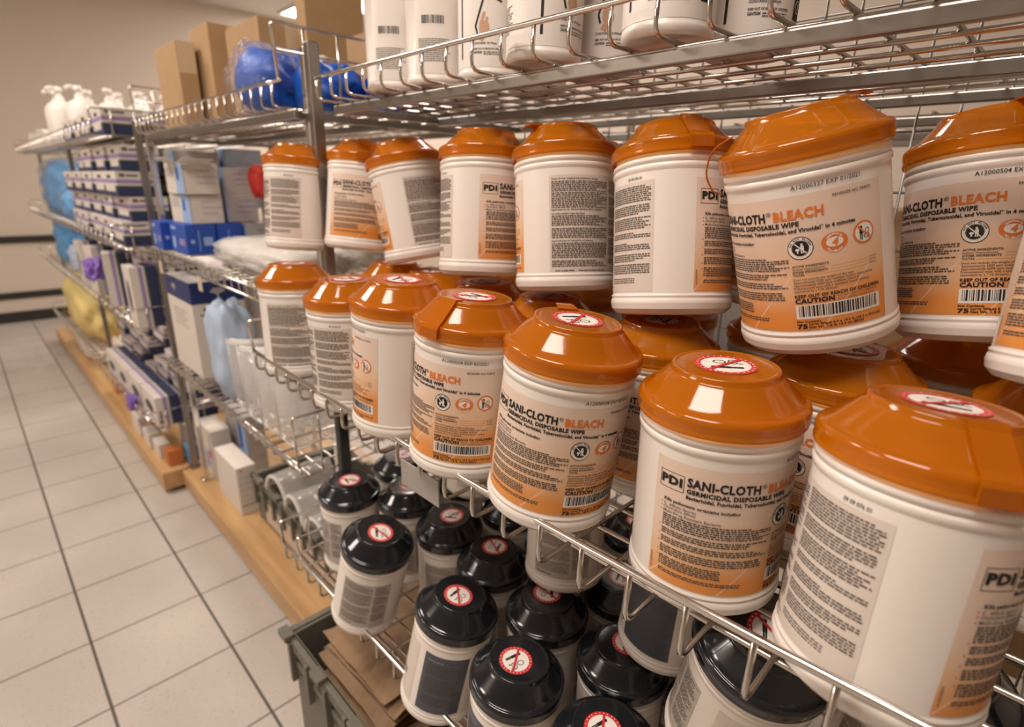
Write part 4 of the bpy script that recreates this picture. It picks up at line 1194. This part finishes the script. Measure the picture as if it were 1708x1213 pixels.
def shield(label, loc, rz, tilt, r=.11, h=.22, seed=0):
    o = thing('face_shield', label, 'face shield', loc, R(rz), 'clear face shields on the third deck')
    mb = MB(); n = 18; A = R(150)
    P = [[], []]
    for i in range(n + 1):
        a = -A / 2 + A * i / n
        for k, (rr, z) in enumerate(((r * .92, 0.0), (r, h))): P[k].append(mb.bm.verts.new((rr * math.sin(a), -rr * math.cos(a) * .8 + r * .5, z + (.012 * math.sin(i * .7 + seed) if k == 0 else 0))))
    mi = mb.mi(VISOR)
    for i in range(n):
        f = mb.bm.faces.new([P[0][i], P[0][i + 1], P[1][i + 1], P[1][i]]); f.smooth = True; f.material_index = mi
    for q in (0, n): mb.tube([P[0][q].co.copy(), P[1][q].co.copy()], .0018, EDGE, 6)
    mb.tube([w.co.copy() for w in P[0]], .0018, EDGE, 6)
    v = mb.build('visor', o); v.rotation_euler = (R(tilt[0]), R(tilt[1]), 0)
    sol = v.modifiers.new('thickness', 'SOLIDIFY'); sol.thickness = .0008
    mb = MB(); mb.recalc = True
    pts = [((r - .012) * math.sin(-A / 2 + A * i / n), -(r - .012) * math.cos(-A / 2 + A * i / n) * .8 + r * .5, h - .012) for i in range(n + 1)]
    mb.tube(pts, .011, FOAM, 8); f = mb.build('foam_band', o); f.rotation_euler = v.rotation_euler
    return o
shield('clear face shield at the far end of the row, beside the pale blue bag', (.590, 1.66, TD3 + .0125), -22, (-5, 0), .105, seed=1)
shield('clear face shield second from the far end', (.585, 1.56, TD3 + .0125), -22, (-5, 0), .105, seed=1)
shield('clear face shield third in the row, over the deck edge', (.590, 1.46, TD3 + .0125), -22, (-5, 0), .105, .235, seed=1)
shield('clear face shield nearest the charcoal lidded canister', (.590, 1.34, TD3 + .0125), -22, (-5, 0), .105, .25, seed=1)
def lying(label, loc, rz, r, L, seed):
    """visor lying arched on the tote, its foam band towards the aisle"""
    o = thing('face_shield', label, 'face shield', loc, R(rz), 'clear face shields on the tote')
    mb = MB(); n = 18; P = [[], []]
    for i in range(n + 1):
        a = math.pi * (.06 + .88 * i / n); z0_ = r * 1.15 * math.sin(math.pi * .06)
        for k, x in enumerate((0, L)): P[k].append(mb.bm.verts.new((x, r * math.cos(a), r * 1.15 * math.sin(a) - z0_ + .006 + .01 * k * math.sin(i * .8 + seed))))
    mi = mb.mi(VISOR)
    for i in range(n):
        f = mb.bm.faces.new([P[0][i], P[0][i + 1], P[1][i + 1], P[1][i]]); f.smooth = True; f.material_index = mi
    v = mb.build('visor', o); sol = v.modifiers.new('thickness', 'SOLIDIFY'); sol.thickness = .0008
    mb = MB()
    mb.tube([(.004, (r - .006) * math.cos(math.pi * (.06 + .88 * i / n)), (r - .006) * 1.15 * math.sin(math.pi * (.06 + .88 * i / n)) - r * 1.15 * math.sin(math.pi * .06) + .006) for i in range(n + 1)], .006, FOAM, 8)
    mb.build('foam_band', o); return o
TT = PT + .0005 + .198
lying('clear face shield lying arched on the tote, farthest one', (.610, 1.78, TT), 3, .078, .20, 5)
lying('clear face shield lying arched on the tote, middle one', (.600, 1.61, TT), -2, .080, .22, 6)
lying('clear face shield lying arched on the tote beside the wire fence', (.595, 1.44, TT), 2, .080, .22, 7)

# platform goods, middle rack
def wb_print(f, s, w, d, h):
    s.rect(d * .45, h * .12, d * .70, h * .55, PBLUE, 1, 5); s.rect(d * .5, h * .2, d * .66, h * .5, PURP, 2, 5); s.disc(d * .83, h * .5, 1.6, 2.0, REDP, 1)
    s.rect(0, h * .86, d * .06, h * .96, REDP, 1, 5)
    for i in range(6): f.rect(w * .12, h * (.2 + .11 * i), w * .88, h * (.2 + .11 * i) + .3, BOXG, 1, 5)
def wb2(f, s, w, d, h):
    f.rect(w * .1, h * .18, w * .9, h * .20, INKG, 1, 5); f.disc(w * .25, h * .93, .5, .5, REDP, 1)
    for i in range(5): f.rect(w * .12, h * (.28 + .12 * i), w * .88, h * (.28 + .12 * i) + .3, BOXG, 1, 5)
carton('white carton with a red dot on the maple platform, larger one', .592, .672, 2.41, 2.60, PT + .0005, PT + .228, 0, BOXW, 'box', 'white cartons on the maple platform', 'supply_box', wb_print)
carton('white carton on the maple platform, narrower one nearer the crates', .572, .645, 2.055, 2.30, PT + .0005, PT + .205, 0, BOXW, 'box', 'white cartons on the maple platform', 'supply_box', wb2)
carton('purple and white box tucked behind the two white cartons', .70, .78, 2.30, 2.55, PT + .0005, PT + .30, 0, BOXG, 'box', None, 'supply_box', face_print)
for i in range(2):
    pass
# small packs at the far platform edge
def small(label, x, y, dx, dy, h, m, z=None, rot=0, name='small_box'):
    mb = MB(); mb.box((-dx / 2, -dy / 2, 0), (dx / 2, dy / 2, h), m, .003)
    o = mb.build(name); o.location = (x, y, (PT + .0005) if z is None else z); o.rotation_euler = (0, 0, R(rot)); return tag(o, label, 'box', 'small packs along the far platform edge')
ORANGEB = mat('orange_carton', (0.50, 0.16, 0.04), .5); AQUA = mat('aqua_carton', (0.16, 0.36, 0.62), .45)
small('orange carton at the far end of the platform, by the yellow gowns', .525, 3.92, .06, .10, .16, ORANGEB)
small('small white and black pack on the far platform, farthest of three', .482, 3.20, .05, .16, .10, BOXW)
small('small white pack on the far platform, middle of three', .482, 2.99, .05, .12, .075, BOXW)
small('small white pack on the far platform, nearest of three', .49, 2.84, .05, .11, .07, BOXW)
small('orange and grey small box at the near end of the far platform', .505, 2.71, .06, .075, .075, ORANGEB)
small('aqua and white box at the near corner of the far platform', .615, 2.685, .13, .055, .085, AQUA, rot=6)
small('white box standing behind the aqua one', .64, 2.82, .12, .12, .15, BOXG)

# ---------------------------------------------------------------- totes and paper bags
def tote(label, x0, x1, y0, y1, z0, h, rot=0, panel=None, group='olive grey plastic totes'):
    cx, cy = (x0 + x1) / 2, (y0 + y1) / 2; hx, hy = (x1 - x0) / 2, (y1 - y0) / 2
    o = thing('plastic_tote', label, 'tote', (cx, cy, z0), R(rot), group)
    mb = MB(); t = .006; k = .94
    def sides(a, b, z_0, z_1, m):
        for sx in (-1, 1): mb.box((sx * a - t / 2, -b, z_0), (sx * a + t / 2, b, z_1), m, .001)
        for sy in (-1, 1): mb.box((-a, sy * b - t / 2, z_0), (a, sy * b + t / 2, z_1), m, .001)
    sides(hx * k, hy * k, 0, h, OLIVE); mb.box((-hx * k, -hy * k, 0), (hx * k, hy * k, t), OLIVE)
    mb.build('bin', o)
    mb = MB()
    for a, b, z_0, z_1, w in ((hx, hy, h - .028, h, .016), (hx * .985, hy * .985, h - .075, h - .062, .012)):
        for sx in (-1, 1): mb.box((min(sx * (a - w), sx * a), -b, z_0), (max(sx * (a - w), sx * a), b, z_1), OLIVE, .002)
        for sy in (-1, 1): mb.box((-a, min(sy * (b - w), sy * b), z_0), (a, max(sy * (b - w), sy * b), z_1), OLIVE, .002)
    n = int(hy * 2 / .075)
    for i in range(n):
        y = -hy + .04 + i * (2 * hy - .08) / max(1, n - 1)
        for sx in (-1, 1): mb.box((sx * hx - .007, y - .006, h - .11), (sx * hx + .007, y + .006, h - .006), OLIVE, .001)
    for i in range(n + 1):                              # knuckles along the rim
        y = -hy + .02 + i * (2 * hy - .04) / n
        if i % 2 == 0:
            for sx in (-1, 1): mb.box((sx * hx - .012, y - .02, h - .004), (sx * hx + .010, y + .02, h + .012), OLIVE, .002)
    m2 = max(2, int(hx * 2 / .09))
    for i in range(m2 + 1):
        x = -hx + .02 + i * (2 * hx - .04) / m2
        for sy in (-1, 1): mb.box((x - .006, sy * hy - .007, h - .10), (x + .006, sy * hy + .007, h - .006), OLIVE, .001)
    mb.build('rim', o)
    if panel:
        mb = MB(); mb.box((-hx * k - .006, -hy * .80, h * .10), (-hx * k - .0035, hy * .72, h * .60), BEIGEP, .0006); mb.build('paper_label', o)
    return o
tote('olive grey tote with a tan paper label on the middle platform', .615, .98, 1.30, 2.03, PT + .0005, .185, 0, True)
tote('open olive grey tote filled with folded brown paper bags', .345, .80, .25, 1.065, PT + .0005, .285, 0)
def paper_bag(label, x, y, z, w, l, rz, seed, up=.02, pile=1):
    mb = MB(); nx, ny = 10, 14; V = []
    for k in (0, 1):
        g = []
        for i in range(nx + 1):
            for j in range(ny + 1):
                px, py = -w / 2 + w * i / nx, -l / 2 + l * j / ny
                pz = up * mnoise.noise(Vector((px * 9 + pile, py * 9, pile))) + .009 * mnoise.noise(Vector((px * 24, py * 24, seed))) + k * .006
                edge = min(i, nx - i) == 0 or min(j, ny - j) == 0
                g.append(mb.bm.verts.new((px, py, pz + (0 if not edge else (.003 - k * .006) * .8))))
        V.append(g)
    mi = mb.mi(KRAFT); q = ny + 1
    for k in (0, 1):
        for i in range(nx):
            for j in range(ny):
                f = [V[k][i * q + j], V[k][(i + 1) * q + j], V[k][(i + 1) * q + j + 1], V[k][i * q + j + 1]]
                fc = mb.bm.faces.new(f if k else f[::-1]); fc.material_index = mi
    def rim(seq):
        for a, b in zip(seq[:-1], seq[1:]): mb.bm.faces.new([V[0][a], V[0][b], V[1][b], V[1][a]]).material_index = mi
    rim([i * q for i in range(nx + 1)]); rim([i * q + ny for i in range(nx + 1)][::-1]); rim(list(range(ny + 1))[::-1]); rim([nx * q + j for j in range(ny + 1)])
    o = mb.build('paper_bag'); o.location = (x, y, z); o.rotation_euler = (R(2 * math.sin(pile)), R(3 * math.cos(pile * 2)), R(rz))
    return tag(o, label, 'paper bag', 'folded brown paper bags in the tote')
PB = ['lowest', 'second lowest', 'third', 'fourth', 'fifth', 'sixth', 'seventh', 'topmost']
for i in range(8):
    paper_bag('%s folded brown paper bag of the pile in the open tote' % PB[i], .545 + .012 * math.sin(i * 2.2), .875 + .012 * math.cos(i * 1.7), PT + .135 + .0195 * i, .30 - .004 * i, .285 - .005 * i, 3 * math.sin(i * 1.3), i + 1, .02, 1)
for i in range(5):
    paper_bag('%s crumpled brown bag in the near half of the open tote' % ('lowest', 'second', 'third', 'fourth', 'topmost')[i], .565 + .01 * math.sin(i), .50, PT + .135 + .020 * i, .32, .31, 4 * math.cos(i * 1.9), i + 20, .03, 20)

# goods on the far side of the gondola, upper row seen in slivers between the lids and the deck, low row added as dark backing
for i in range(6):
    carton('brown carton added to darken the low gap behind the wire panel, %s from the viewer' % WORD[i], 1.215, 1.5, -.1 + .23 * i, .10 + .23 * i, E0 - .84, E0 - .44 - .03 * (i % 3), 0, CARDB, 'box', 'added low cartons behind the wire panel', 'supply_box')
    carton('pale carton on the other side of the wire panel, %s from the viewer' % WORD[i], 1.215, 1.46, -.1 + .23 * i, .10 + .23 * i, E0 - .38, E0 - .08 + .05 * (i % 3), 0, CARDB if i % 2 else BOXG, 'box', 'cartons behind the wire panel', 'supply_box')
o = rack('wire rack standing back to back with the nearest one', 0, 0, CHROME)
for y in (-.21, 1.12):
    for x in (1.19, 1.63): post(o, x, y, .001, TOPZ + .2, CHROME, .011)
wire_shelf(o, 1.165, 1.65, -.22, 1.22, E0 - .846, pitch=.11, ypitch=.08)
wire_shelf(o, 1.165, 1.65, -.22, 1.22, E0 - .386, pitch=.11, ypitch=.08)
wire_shelf(o, 1.165, 1.65, -.22, 1.22, E0 + .125, pitch=.11, ypitch=.08, channel=True)
